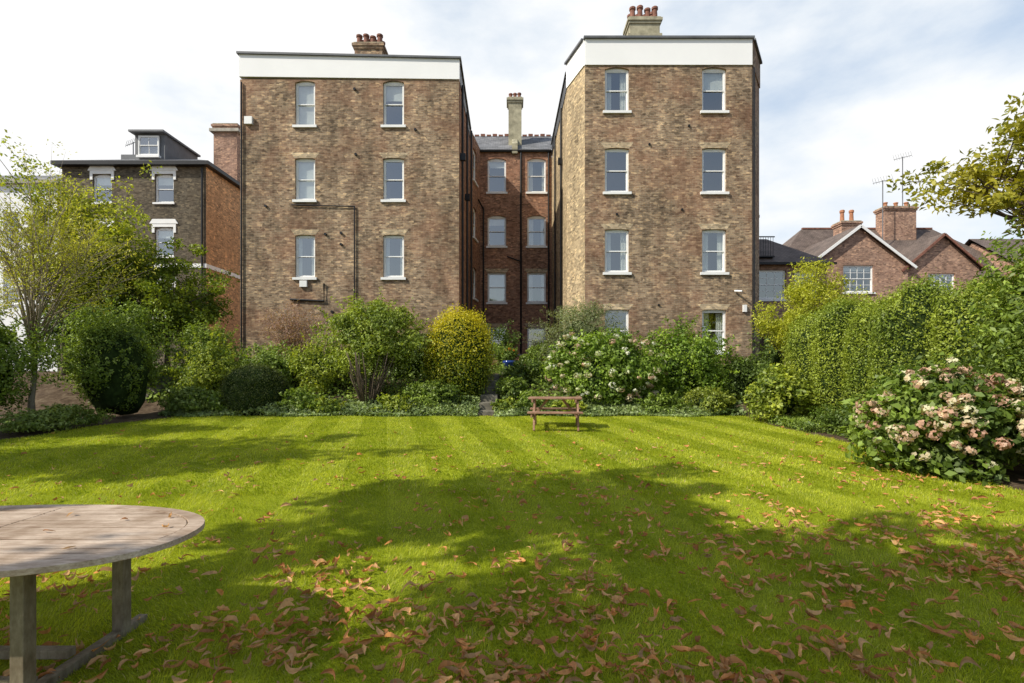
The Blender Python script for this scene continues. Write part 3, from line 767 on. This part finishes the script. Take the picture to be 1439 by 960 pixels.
tree('golden_sapling_tree', (9.7, 17.0, 1.0), (9.6, 17.0, 4.2), (9.9, 16.8, 4.1), (1.7, 1.2, 1.15), 0.06, 22, 0.11, 9000, (0.18, 0.23, 0.03), (0.31, 0.34, 0.05), 125, clump=0.42, asp=0.3, leafalong=True)
tree('golden_sapling_tree', (8.9, 16.6, 1.0), (8.8, 16.6, 3.0), (9.0, 16.4, 3.2), (1.2, 0.9, 0.8), 0.05, 18, 0.11, 6000, (0.18, 0.23, 0.03), (0.31, 0.34, 0.05), 128, clump=0.38, asp=0.3, leafalong=True)
tree('walnut_tree', (15.2, 11.5, 0.2), (14.4, 11.3, 6.2), (13.3, 11.2, 6.0), (3.3, 2.4, 1.3), 0.22, 50, 0.17, 16000, (0.11, 0.13, 0.02), (0.24, 0.24, 0.04), 126, clump=0.5, asp=0.45)
bush('green_shrub', (10.2, 19.0, 2.3), (1.4, 0.8, 1.2), 6000, 0.09, G_D, G_M, 127)

# ------------------------------------------------------------------ far border shrubs
o = bush('multi_stem_shrub', (-4.4, 16.0, 2.5), (1.9, 1.05, 1.5), 18000, 0.10, (0.08, 0.125, 0.03), (0.19, 0.25, 0.05), 130, lobes=42, lobr=0.3, asp=0.45, cr=0.3, sprigs=110, sl=0.22)
stems(o, (-4.4, 15.6, 0.5), 1.0, 34, 0.026, 3, M_BARK, 1.7)
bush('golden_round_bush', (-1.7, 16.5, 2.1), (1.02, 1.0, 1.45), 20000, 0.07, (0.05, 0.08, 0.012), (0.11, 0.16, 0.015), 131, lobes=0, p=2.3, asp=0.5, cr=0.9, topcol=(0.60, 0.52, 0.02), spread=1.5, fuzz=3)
bush('clipped_dome_bush', (-7.65, 15.3, 0.95), (0.93, 0.85, 0.88), 15000, 0.04, (0.03, 0.047, 0.016), (0.07, 0.09, 0.028), 132, lobes=0, p=2.3, asp=0.5, cr=0.92, spread=1.3, fuzz=1.5)
bush('olive_shrub', (2.6, 19.3, 2.9), (1.75, 1.0, 1.4), 13000, 0.08, (0.09, 0.12, 0.07), (0.17, 0.21, 0.14), 133, lobes=32, lobr=0.33, asp=0.3, sprigs=90)
bush('hydrangea_bush', (2.9, 15.8, 1.5), (1.85, 1.0, 1.45), 15000, 0.12, (0.08, 0.14, 0.025), (0.17, 0.26, 0.05), 134, lobes=38, lobr=0.33, sprigs=70, sl=0.2,
     flowers=(90, 0.10, [(0.70, 0.72, 0.48), (0.82, 0.82, 0.70), (0.66, 0.58, 0.40), (0.66, 0.46, 0.35)], -0.6))
bush('green_shrub', (5.6, 16.5, 1.75), (1.6, 1.1, 1.55), 15000, 0.10, (0.07, 0.13, 0.02), (0.18, 0.27, 0.035), 135, lobes=34, lobr=0.34, sprigs=90)
bush('low_shrub', (5.75, 14.9, 0.72), (0.78, 0.55, 0.45), 5500, 0.07, G_M, (0.17, 0.21, 0.04), 136)
bush('green_shrub', (7.3, 16.2, 1.25), (0.9, 0.7, 0.9), 5000, 0.09, G_D, G_M, 137)
bush('green_shrub', (4.2, 19.6, 2.2), (1.6, 0.8, 1.1), 6000, 0.09, G_D, G_M, 138)
bush('green_shrub', (-8.1, 17.3, 1.7), (1.3, 0.9, 0.9), 8000, 0.09, G_M, G_L, 139, lobes=22, sprigs=60, sl=.3)
bush('green_shrub', (-6.3, 16.9, 1.6), (0.9, 0.8, 1.1), 7000, 0.09, G_M, G_Y, 140, lobes=20, sprigs=70, sl=.4)
bush('green_shrub', (-3.6, 18.2, 2.0), (1.3, 0.8, 1.2), 6000, 0.09, G_D, G_M, 141)
bush('green_shrub', (-2.4, 15.3, 0.85), (0.9, 0.5, 0.5), 5000, 0.09, G_D, G_L, 142)
bush('green_shrub', (-9.9, 16.6, 1.5), (1.1, 0.9, 1.2), 8000, 0.09, G_M, G_Y, 143, lobes=22, sprigs=80, sl=.4)
for i, (x_, y_, s_) in enumerate(((-6.2, 15.0, 0.5), (-5.4, 14.9, 0.35), (-8.9, 14.8, 0.45), (-3.4, 14.9, 0.4), (0.6, 15.0, 0.45), (1.6, 14.75, 0.35), (4.4, 14.85, 0.45), (-0.2, 14.95, 0.3))):
    bush('border_perennial', (x_, y_, float(terr(x_, y_))+s_*0.45), (s_*1.5, s_, s_), 1800, 0.10, G_M, G_Y if i % 2 else G_L, 300+i, lobes=12, cr=0, sprigs=30, sl=.35)
tree('smoke_bush', (-8.1, 19.0, 1.3), (-8.1, 19.0, 2.6), (-8.0, 19.0, 3.05), (1.15, 0.7, 1.1), 0.05, 70, 0.06, 8000, (0.16, 0.10, 0.11), (0.26, 0.19, 0.20), 144, bark=M_BARKP, clump=0.3, twigs=6)
rng = np.random.default_rng(50)
n = 26000
gx = rng.uniform(-10.0, 6.6, n); gy = 14.45+rng.random(n)**1.3*1.6+0.12*np.sin(gx*2.3)
mask = ~((gx > -0.98) & (gx < -0.5)); gx, gy = gx[mask], gy[mask]; n = len(gx)
hump = 0.16+0.16*pnoise(np.stack([gx, gy, gx*0], 1), 1.6, 9)
gz = terr(gx, gy)+rng.random(n)**0.6*np.clip(hump+0.1, 0.03, 0.6)*np.clip((gy-14.35)*2, 0.3, 1)
P = np.stack([gx, gy-0.05, gz], 1)
k = np.clip(0.5+0.7*pnoise(P, 1.3, 77), 0, 1)[:, None]
col = (np.array((0.09, 0.14, 0.034))*(1-k)+np.array((0.32, 0.40, 0.15))*k)*rng.uniform(0.5, 1.5, n)[:, None]
npmesh('ground_cover_plants', leafquads(P, nrm(rng.normal(size=(n, 3))*0.7+np.array([0, -0.4, 1])), 0.10, 0.7, rng), 4, col, M_LEAF)
n = 30000
gx = rng.uniform(-13, 11, n); gy = rng.uniform(16, 20.5, n)
mask = ~((gx > -0.9) & (gx < -0.4) & (gy < 18)); gx, gy = gx[mask], gy[mask]; n = len(gx)
P = np.stack([gx, gy, terr(gx, gy)+rng.random(n)*0.3*(1+0.6*np.sin(gx*2)*np.sin(gy*2.3))], 1)
npmesh('bank_ivy', leafquads(P, nrm(rng.normal(size=(n, 3))*0.7+np.array([0, -0.5, 1])), 0.11, 0.7, rng), 4, leafcols(P, G_D, G_L, rng, 4), M_LEAF)
n = 9000
gy = rng.uniform(8.5, 14.3, n); gx = 6.55+rng.random(n)**1.5*1.3
keep = pnoise(np.stack([gx, gy, gx*0], 1), 1.6, 33) > 0.05; gx, gy = gx[keep], gy[keep]; n = len(gx)
P = np.stack([gx, gy, terr(gx, gy)+rng.random(n)*0.22], 1)
npmesh('border_plants', leafquads(P, nrm(rng.normal(size=(n, 3))*0.7+np.array([-0.3, 0, 1])), 0.07, 0.6, rng), 4, leafcols(P, G_D, G_L, rng, 5), M_LEAF)

# ------------------------------------------------------------------ left side
bush('clipped_hedge', (-10.95, 14.2, 1.62), (0.98, 1.2, 1.62), 24000, 0.075, (0.045, 0.08, 0.016), (0.12, 0.18, 0.035), 150, lobes=46, lobr=0.27, asp=0.5, cr=0.72, sprigs=90, sl=0.16, fuzz=0.4)
bush('dark_hedge', (-12.4, 11.8, 1.5), (1.5, 1.7, 1.6), 20000, 0.085, G_D, G_L, 151, lobes=36, lobr=0.34, sprigs=110)
bush('dark_hedge', (-13.3, 9.0, 1.5), (1.6, 2.0, 1.7), 12000, 0.09, G_D, G_M, 152, lobes=30, lobr=0.38)
bush('green_shrub', (-13.0, 16.8, 2.2), (1.7, 1.3, 1.9), 12000, 0.09, G_D, G_L, 153, lobes=34, sprigs=100)
bush('green_shrub', (-10.8, 18.2, 2.0), (1.2, 1.0, 1.3), 9000, 0.09, G_D, G_L, 154, lobes=26, sprigs=80, sl=.4)
bush('green_shrub', (-9.3, 14.9, 0.75), (0.8, 0.5, 0.45), 4500, 0.08, G_M, (0.19, 0.24, 0.09), 155)
bush('green_shrub', (-10.6, 11.8, 0.5), (0.6, 1.3, 0.35), 6000, 0.08, G_M, (0.16, 0.21, 0.08), 156, lobes=24, cr=0)
bush('green_shrub', (-15.5, 19.5, 3.0), (2.4, 1.5, 3.2), 16000, 0.11, G_D, G_M, 157, lobes=36, sprigs=90)
tree('maple_tree', (-13.2, 19.5, 1.2), (-13.0, 19.5, 4.6), (-13.1, 19.4, 4.4), (2.4, 1.5, 1.9), 0.12, 34, 0.13, 17000, (0.06, 0.10, 0.015), (0.17, 0.22, 0.03), 158, clump=0.55)
tree('acacia_tree', (-16.2, 18.5, 1.0), (-16.0, 18.5, 6.3), (-15.6, 18.3, 6.3), (2.9, 1.6, 2.2), 0.13, 44, 0.13, 22000, (0.13, 0.18, 0.025), (0.26, 0.29, 0.045), 159, clump=0.55, leafalong=True)
tree('young_cherry_tree', (-12.1, 12.9, 0.3), (-12.0, 12.9, 4.0), (-11.7, 12.8, 4.6), (2.6, 1.8, 2.1), 0.08, 56, 0.07, 10000, (0.17, 0.20, 0.03), (0.31, 0.32, 0.07), 160, bark=M_BARKP, clump=0.32, asp=0.4, twigs=6, leafalong=True)

# shade trees standing left of and behind the viewpoint
SH1, SH2 = (0.04, 0.065, 0.012), (0.08, 0.10, 0.016)
tree('horse_chestnut_tree', (-7.6, 1.0, 0), (-7.4, 1.2, 8), (-7.3, 2.0, 7.8), (2.6, 1.0, 1.3), 0.26, 17, 0.26, 5200, SH1, SH2, 170, clump=0.55, twigs=3)
tree('horse_chestnut_tree', (-6.9, -2.6, 0), (-6.8, -2.0, 8), (-6.6, -1.5, 8.0), (2.6, 1.8, 1.5), 0.30, 22, 0.26, 7500, SH1, SH2, 171, clump=0.65, twigs=3)
tree('horse_chestnut_tree', (-3.4, -4.0, 0), (-3.6, -3.4, 9), (-3.4, -1.9, 8.8), (2.9, 1.7, 1.6), 0.30, 24, 0.26, 7500, SH1, SH2, 174, clump=0.6, twigs=3)
tree('lime_tree', (-14.4, 4.8, 0), (-14.2, 4.8, 7.0), (-13.4, 4.7, 6.8), (3.0, 1.3, 1.8), 0.24, 26, 0.24, 6800, SH1, SH2, 172, clump=0.6)
tree('lime_tree', (-15.8, 8.8, 0), (-15.5, 8.8, 6.5), (-14.7, 8.5, 5.8), (2.0, 0.9, 1.5), 0.22, 20, 0.22, 4500, SH1, SH2, 173, clump=0.55)

# ------------------------------------------------------------------ steps, pots, fence
s = MB()
for k in range(6):
    s.box(-0.98, -0.45, 14.75+k*0.6, 15.4+k*0.6+3*(k == 5), 0.3, 0.5+k*0.21, M_STONED)
s.build('garden_steps', bevel=0.015)
s = MB()
for k in range(5):
    s.box(-12.6+0.05*k, -11.5, 16.2+k*0.4, 16.65+k*0.4, 0.3, 0.95+k*0.17, M_STONED)
s.build('garden_steps', bevel=0.015)
def pot(name, x, y, z, r, h, m, plant=None, seed=0, flowers=None):
    p = MB(); p.lathe((x, y, z), [(r*0.02, 0.0), (r*0.65, 0), (r*0.95, h*0.75), (r*1.05, h*0.8), (r*1.05, h), (r*0.9, h), (r*0.85, h*0.85), (0.01, h*0.85)], m, 18)
    o = p.build(name, smooth=True)
    if plant:
        b_ = bush('pot_plant', (x, y, z+h+plant*0.6), (plant, plant, plant), 1400, 0.07, G_M, G_L, seed, lobes=10, zmin=z+h*0.8, cr=0, flowers=flowers); b_.parent = o
TZ = 1.63
pot('flower_pot', -0.1, 19.0, TZ, 0.24, 0.42, M_BLUE, 0.28, 1, (10, 0.05, [(0.7, 0.2, 0.03), (0.7, 0.45, 0.04)], -0.2))
pot('flower_pot', 0.5, 19.4, TZ, 0.18, 0.3, M_POT, 0.22, 2)
pot('flower_pot', -0.7, 19.8, TZ, 0.2, 0.35, M_POT, 0.45, 3)
pot('flower_pot', 0.9, 20.2, TZ, 0.2, 0.35, M_STONE, 0.4, 4, (8, 0.05, [(0.6, 0.5, 0.3)], 0))
pot('flower_pot', -0.3, 20.5, TZ, 0.22, 0.4, M_POT, 0.5, 5)
bush('patio_shrub', (0.55, 17.4, 1.45), (0.75, 0.5, 0.6), 4500, 0.09, G_D, G_L, 180, cr=0)
bush('patio_shrub', (0.0, 16.2, 1.0), (0.5, 0.4, 0.45), 2600, 0.09, G_D, G_L, 183, cr=0)
tree('patio_shrub', (-0.5, 21.0, 1.6), (-0.5, 21.0, 2.6), (-0.45, 21, 2.9), (0.7, 0.6, 0.7), 0.03, 18, 0.1, 1500, G_D, G_M, 181, clump=0.25)
bush('patio_shrub', (1.3, 20.3, 2.1), (0.6, 0.5, 0.7), 2500, 0.08, G_D, G_L, 182, cr=0)
w_ = MB(); w_.box(-1.6, 1.5, 21.4, 21.65, 1.5, 2.3, M_BRICKR); w_.box(-1.65, 1.55, 21.35, 21.7, 2.303, 2.37, M_STONED)
w_.build('patio_wall')
fe = MB()
for k in range(38):
    fe.box(11.62+k*0.155, 11.76+k*0.155, 24.0, 24.03, 1.5, 4.0+0.02*(k % 3), M_FENCE)
fe.box(11.6, 17.5, 24.04, 24.1, 3.6, 3.7, M_FENCE); fe.box(11.6, 17.5, 24.04, 24.1, 2.0, 2.1, M_FENCE)
fe.build('wooden_fence')

# ------------------------------------------------------------------ picnic bench
pb = MB(); c = (1.02, 12.1, float(lawn_z(12.1))); L = 1.24
for k in range(4):
    pb.box(-L/2, L/2, -0.32+k*0.165, -0.17+k*0.165, 0.705, 0.74, M_PINE)
for sgn in (-1, 1):
    for k in range(2):
        y0 = sgn*0.62-0.14+k*0.145
        pb.box(-L/2, L/2, y0, y0+0.135, 0.405, 0.44, M_PINE)
for x in (-0.5, 0.5):
    pb.box(x-0.045, x-0.005, -0.74, 0.74, 0.315, 0.404, M_PINE)
    pb.box(x-0.045, x-0.005, -0.32, 0.32, 0.63, 0.704, M_PINE)
    for sg in (-1, 1):
        pb.beam((x+0.02, sg*0.55, 0.0), (x+0.02, sg*0.2, 0.70), 0.045, 0.09, M_PINE)
    pb.beam((x*0.9, 0, 0.36), (x*0.35, 0, 0.69), 0.04, 0.06, M_PINE)
o = pb.build('picnic_bench', bevel=0.006); o.location = c; o.rotation_euler = (0, 0, math.radians(-5))

# ------------------------------------------------------------------ oval garden table
tb = MB(); cx, cy = -2.97, 2.86; A_, B_ = 1.17, 0.62; pe = 2.3; ZT = 0.75
def se(t, a, b):
    ct, st_ = math.cos(t), math.sin(t)
    return (a*math.copysign(abs(ct)**(2/pe), ct), b*math.copysign(abs(st_)**(2/pe), st_))
nseg = 72; rim = 0.085
for k in range(nseg):
    t0, t1 = 2*math.pi*k/nseg, 2*math.pi*(k+1)/nseg
    a0, a1 = se(t0, A_, B_), se(t1, A_, B_); b0, b1 = se(t0, A_-rim, B_-rim), se(t1, A_-rim, B_-rim)
    q = [b0, a0, a1, b1]; kk = len(tb.v)
    tb.v += [(cx+p[0], cy+p[1], ZT-0.035) for p in q]+[(cx+p[0], cy+p[1], ZT-0.004*(i in (1, 2))) for i, p in enumerate(q)]
    for fidx in ((0, 3, 2, 1), (4, 5, 6, 7), (1, 2, 6, 5), (3, 0, 4, 7)):
        tb.face([kk+i for i in fidx], M_TEAK)
def xin(y): return (A_-rim-0.006)*max(0, 1-abs(y/(B_-rim-0.006))**pe)**(1/pe)
ns = 15; sw = 2*(B_-rim-0.008)/ns
for k in range(ns):
    y0 = -(B_-rim-0.008)+k*sw+0.003; y1 = y0+sw-0.010
    xa, xb = xin(y0), xin(y1); dz = random.uniform(-0.002, 0.0015)
    for sgn in (-1, 1):
        if sgn < 0: X4 = [(-xa, y0), (-0.004, y0), (-0.004, y1), (-xb, y1)]
        else: X4 = [(0.004, y0), (xa, y0), (xb, y1), (0.004, y1)]
        tb.hexa([(cx+p[0], cy+p[1], ZT-0.03) for p in X4]+[(cx+p[0], cy+p[1], ZT-0.002+dz) for p in X4], M_TEAK)
par_t = empty('oval_garden_table')
tb.build('slatted_top', par_t, bevel=0.002)
lg = MB()
for lx in (-2.42, -3.5):
    lg.box(lx-0.035, lx+0.035, 3.14, 3.21, 0.03, 0.71, M_TEAKG); lg.box(lx-0.035, lx+0.035, 2.5, 2.57, 0.03, 0.71, M_TEAKG)
    lg.box(lx-0.03, lx+0.03, 2.35, 3.36, 0.0, 0.06, M_TEAKG)
    lg.box(lx-0.022, lx+0.022, 2.571, 3.139, 0.62, 0.70, M_TEAKG)
lg.box(-3.5, -2.45, 2.82, 2.88, 0.062, 0.11, M_TEAKG)
lg.box(-3.464, -2.456, 3.16, 3.19, 0.64, 0.70, M_TEAKG); lg.box(-3.464, -2.456, 2.52, 2.55, 0.64, 0.70, M_TEAKG)
lg.box(-3.46, -2.46, 2.62, 2.66, 0.02, 0.07, M_TEAKG)
lg.build('trestle_legs', par_t, bevel=0.004)

# ------------------------------------------------------------------ grass blades
rng = np.random.default_rng(11)
def blades(n, y0, y1, power, h, wd):
    y = y0+(y1-y0)*rng.random(n)**power
    half = y*1.06+0.6
    x = rng.uniform(-1, 1, n)*half
    k = (x > ledge(y)-0.06) & (x < redge(y)+0.06); x, y = x[k], y[k]; n = len(x)
    hh = h*rng.uniform(0.5, 1.3, n)*(1+0.25*pnoise(np.stack([x, y, x*0], 1), 2.5, 5)); a = rng.uniform(0, 6.283, n); ww = wd*rng.uniform(0.6, 1.3, n)
    z = lawn_z(y)+0.004
    bx, by = np.cos(a)*ww, np.sin(a)*ww; la = rng.uniform(0, 6.283, n); ll = hh*rng.uniform(0.1, 0.9, n)
    V = np.empty((n, 3, 3)); V[:, 0] = np.stack([x-bx, y-by, z], 1); V[:, 1] = np.stack([x+bx, y+by, z], 1)
    # mown stripes: blades rolled alternately towards and away
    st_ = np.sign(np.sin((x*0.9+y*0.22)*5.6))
    V[:, 2] = np.stack([x+np.cos(la)*ll+st_*0.008, y+np.sin(la)*ll+st_*0.012, z+hh], 1)
    P = np.stack([x, y, x*0], 1)
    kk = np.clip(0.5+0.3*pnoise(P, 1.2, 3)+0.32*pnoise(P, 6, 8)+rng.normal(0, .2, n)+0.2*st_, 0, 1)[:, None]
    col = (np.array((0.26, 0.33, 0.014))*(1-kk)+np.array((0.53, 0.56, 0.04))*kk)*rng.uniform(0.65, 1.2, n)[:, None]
    dry = rng.random(n) < 0.04; col[dry] = np.array((0.55, 0.48, 0.2))
    return V.reshape(-1, 3), col
v1, c1 = blades(300000, 1.5, 6.5, 1.0, 0.034, 0.0024)
v2, c2 = blades(260000, 6.3, 14.55, 0.9, 0.036, 0.006)
npmesh('grass', np.concatenate([v1, v2]), 3, np.concatenate([c1, c2]), M_GRASS)

# ------------------------------------------------------------------ fallen leaves
rng = np.random.default_rng(21)
def fallen(X, Y, Z, rng, smin=0.045, smax=0.13):
    Vs = []; Cs = []
    for x, y, z in zip(X, Y, Z):
        L_ = rng.uniform(smin, smax); W_ = L_*rng.uniform(0.10, 0.23); a = rng.uniform(0, 6.283)
        curl = rng.uniform(0.5, 3.4)*rng.choice([1, 1, -0.7]); fold = rng.uniform(0.2, 1.3); nsg = 6; bend = rng.uniform(-2.0, 2.0); roll = rng.normal(0, 0.7)
        rows = []
        for i in range(nsg+1):
            t = i/nsg; wv = W_*math.sin(math.pi*min(1, t*0.93+0.05))**0.8*(1-0.25*t)*rng.uniform(0.75, 1.15)
            s_ = (t-0.5); ang = curl*s_
            px = L_*math.sin(ang)/curl; pz = L_*(1-math.cos(ang))/curl
            by = bend*L_*s_*s_
            zf = abs(wv)*fold
            rows.append([(px, by-wv, pz+zf), (px, by, pz), (px, by+wv, pz+zf*rng.uniform(0.3, 1.3))])
        R = np.array(rows); cr_, sr_ = math.cos(roll), math.sin(roll)
        yy = R[..., 1]*cr_-R[..., 2]*sr_; zz = R[..., 1]*sr_+R[..., 2]*cr_
        R[..., 1], R[..., 2] = yy, zz
        ca, sa = math.cos(a), math.sin(a)
        Q = np.stack([R[..., 0]*ca-R[..., 1]*sa+x, R[..., 0]*sa+R[..., 1]*ca+y, R[..., 2]-R[..., 2].min()+z], -1)
        base = np.array([(0.60, 0.27, 0.09), (0.44, 0.19, 0.07), (0.70, 0.40, 0.17), (0.50, 0.29, 0.13)][rng.integers(0, 4)])*rng.uniform(0.7, 1.2)
        for i in range(nsg):
            for j in range(2):
                Vs += [Q[i, j], Q[i+1, j], Q[i+1, j+1], Q[i, j+1]]; Cs.append(base*rng.uniform(0.8, 1.1))
    return np.array(Vs), np.array(Cs)
m = 26000
y = 1.6+10.5*rng.random(m)**1.35; x = rng.uniform(-1, 1, m)*(y*1.06+0.3)
P = np.stack([x, y, x*0], 1)
dens = np.clip(0.55+0.6*pnoise(P, 1.6, 61)+0.25*pnoise(P, 5, 62), 0.03, 1.3)*np.exp(-np.clip(y-3.0, 0, 99)*0.32)*np.clip(0.85+x*0.1, 0.35, 1.3)
k = (rng.random(m) < dens*0.85) & (x > ledge(y)+0.1) & (x < redge(y)); x, y = x[k], y[k]
V, C = fallen(x, y, lawn_z(y)+rng.uniform(0.02, 0.042, len(x)), rng)
npmesh('fallen_leaves', V, 4, C, M_DEAD)
tx = np.array([-2.35, -2.6, -2.25, -2.75, -3.0, -2.1, -2.5, -1.99]); ty = np.array([3.1, 2.85, 2.6, 3.2, 2.6, 3.15, 2.45, 2.95])
V, C = fallen(tx, ty, tx*0+ZT+0.002, rng, 0.04, 0.08); npmesh('table_leaves', V, 4, C, M_DEAD)

# ------------------------------------------------------------------ light
sd = Vector((-1.0, -0.56, 1.0)).normalized()
elev = math.asin(sd.z); az = math.atan2(sd.x, sd.y)
sl_ = bpy.data.lights.new('sun', 'SUN'); sl_.energy = 5.0; sl_.angle = math.radians(0.5); sl_.color = (1.0, 0.94, 0.82)
so = bpy.data.objects.new('sun', sl_); so.rotation_euler = (-sd).to_track_quat('-Z', 'Y').to_euler(); scene.collection.objects.link(so)
wd = bpy.data.worlds.new('World'); scene.world = wd; wd.use_nodes = True; nt = wd.node_tree; nt.nodes.clear()
out = N(nt, 'ShaderNodeOutputWorld')
sky = N(nt, 'ShaderNodeTexSky'); sky.sky_type = 'NISHITA'; sky.sun_disc = False; sky.sun_elevation = elev; sky.sun_rotation = az % (2*math.pi)
bg = N(nt, 'ShaderNodeBackground'); bg.inputs['Strength'].default_value = 0.15; nt.links.new(sky.outputs[0], bg.inputs['Color'])
tc = N(nt, 'ShaderNodeTexCoord'); mp = N(nt, 'ShaderNodeMapping'); mp.inputs['Scale'].default_value = (1, 1, 2.2); mp.inputs['Rotation'].default_value = (0, 0.25, 0.4)
nt.links.new(tc.outputs['Generated'], mp.inputs[0])
cn = noise(nt, 1.7, 8, 0.55, mp.outputs[0])
sp = N(nt, 'ShaderNodeSeparateXYZ'); nt.links.new(tc.outputs['Generated'], sp.inputs[0])
ma = N(nt, 'ShaderNodeMath', operation='MULTIPLY_ADD'); nt.links.new(sp.outputs[0], ma.inputs[0]); ma.inputs[1].default_value = -0.12; nt.links.new(cn, ma.inputs[2])
cr_ = ramp(nt, [(0.34, (0.70,)*3), (0.52, (1.0,)*3)]); nt.links.new(ma.outputs[0], cr_.inputs[0])
# the cloud bank is kept in front; unseen sky behind is cleared to deepen shadows
bank = N(nt, 'ShaderNodeMapRange'); bank.interpolation_type = 'SMOOTHSTEP'; nt.links.new(sp.outputs[1], bank.inputs[0])
bank.inputs[1].default_value = -0.15; bank.inputs[2].default_value = 0.35; bank.inputs[3].default_value = 0.3; bank.inputs[4].default_value = 1.0
zen = N(nt, 'ShaderNodeMapRange'); zen.interpolation_type = 'SMOOTHSTEP'; nt.links.new(sp.outputs[2], zen.inputs[0])
zen.inputs[1].default_value = 0.62; zen.inputs[2].default_value = 0.85; zen.inputs[3].default_value = 1.0; zen.inputs[4].default_value = 0.3
m1 = N(nt, 'ShaderNodeMath', operation='MULTIPLY'); nt.links.new(bank.outputs[0], m1.inputs[0]); nt.links.new(zen.outputs[0], m1.inputs[1])
m2 = N(nt, 'ShaderNodeMath', operation='MULTIPLY'); nt.links.new(m1.outputs[0], m2.inputs[0]); nt.links.new(cr_.outputs[0], m2.inputs[1])
cb = N(nt, 'ShaderNodeBackground'); cb.inputs['Strength'].default_value = 1.04
ccr = ramp(nt, [(0.36, (0.66, 0.78, 0.93)), (0.46, (0.86, 0.92, 0.98)), (0.56, (1.0, 1.0, 1.0))]); nt.links.new(ma.outputs[0], ccr.inputs[0]); nt.links.new(ccr.outputs[0], cb.inputs['Color'])
mx = N(nt, 'ShaderNodeMixShader'); nt.links.new(m2.outputs[0], mx.inputs[0]); nt.links.new(bg.outputs[0], mx.inputs[1]); nt.links.new(cb.outputs[0], mx.inputs[2])
nt.links.new(mx.outputs[0], out.inputs['Surface'])

# ------------------------------------------------------------------ camera
cam = bpy.data.cameras.new('camera'); cam.sensor_width = 36; cam.lens = 18.0; cam.shift_y = 42/1439; cam.clip_end = 2000; cam.clip_start = 0.05
co = bpy.data.objects.new('camera', cam); co.location = (0, 0, 1.65); co.rotation_euler = (math.pi/2, 0, 0); scene.collection.objects.link(co)
scene.camera = co
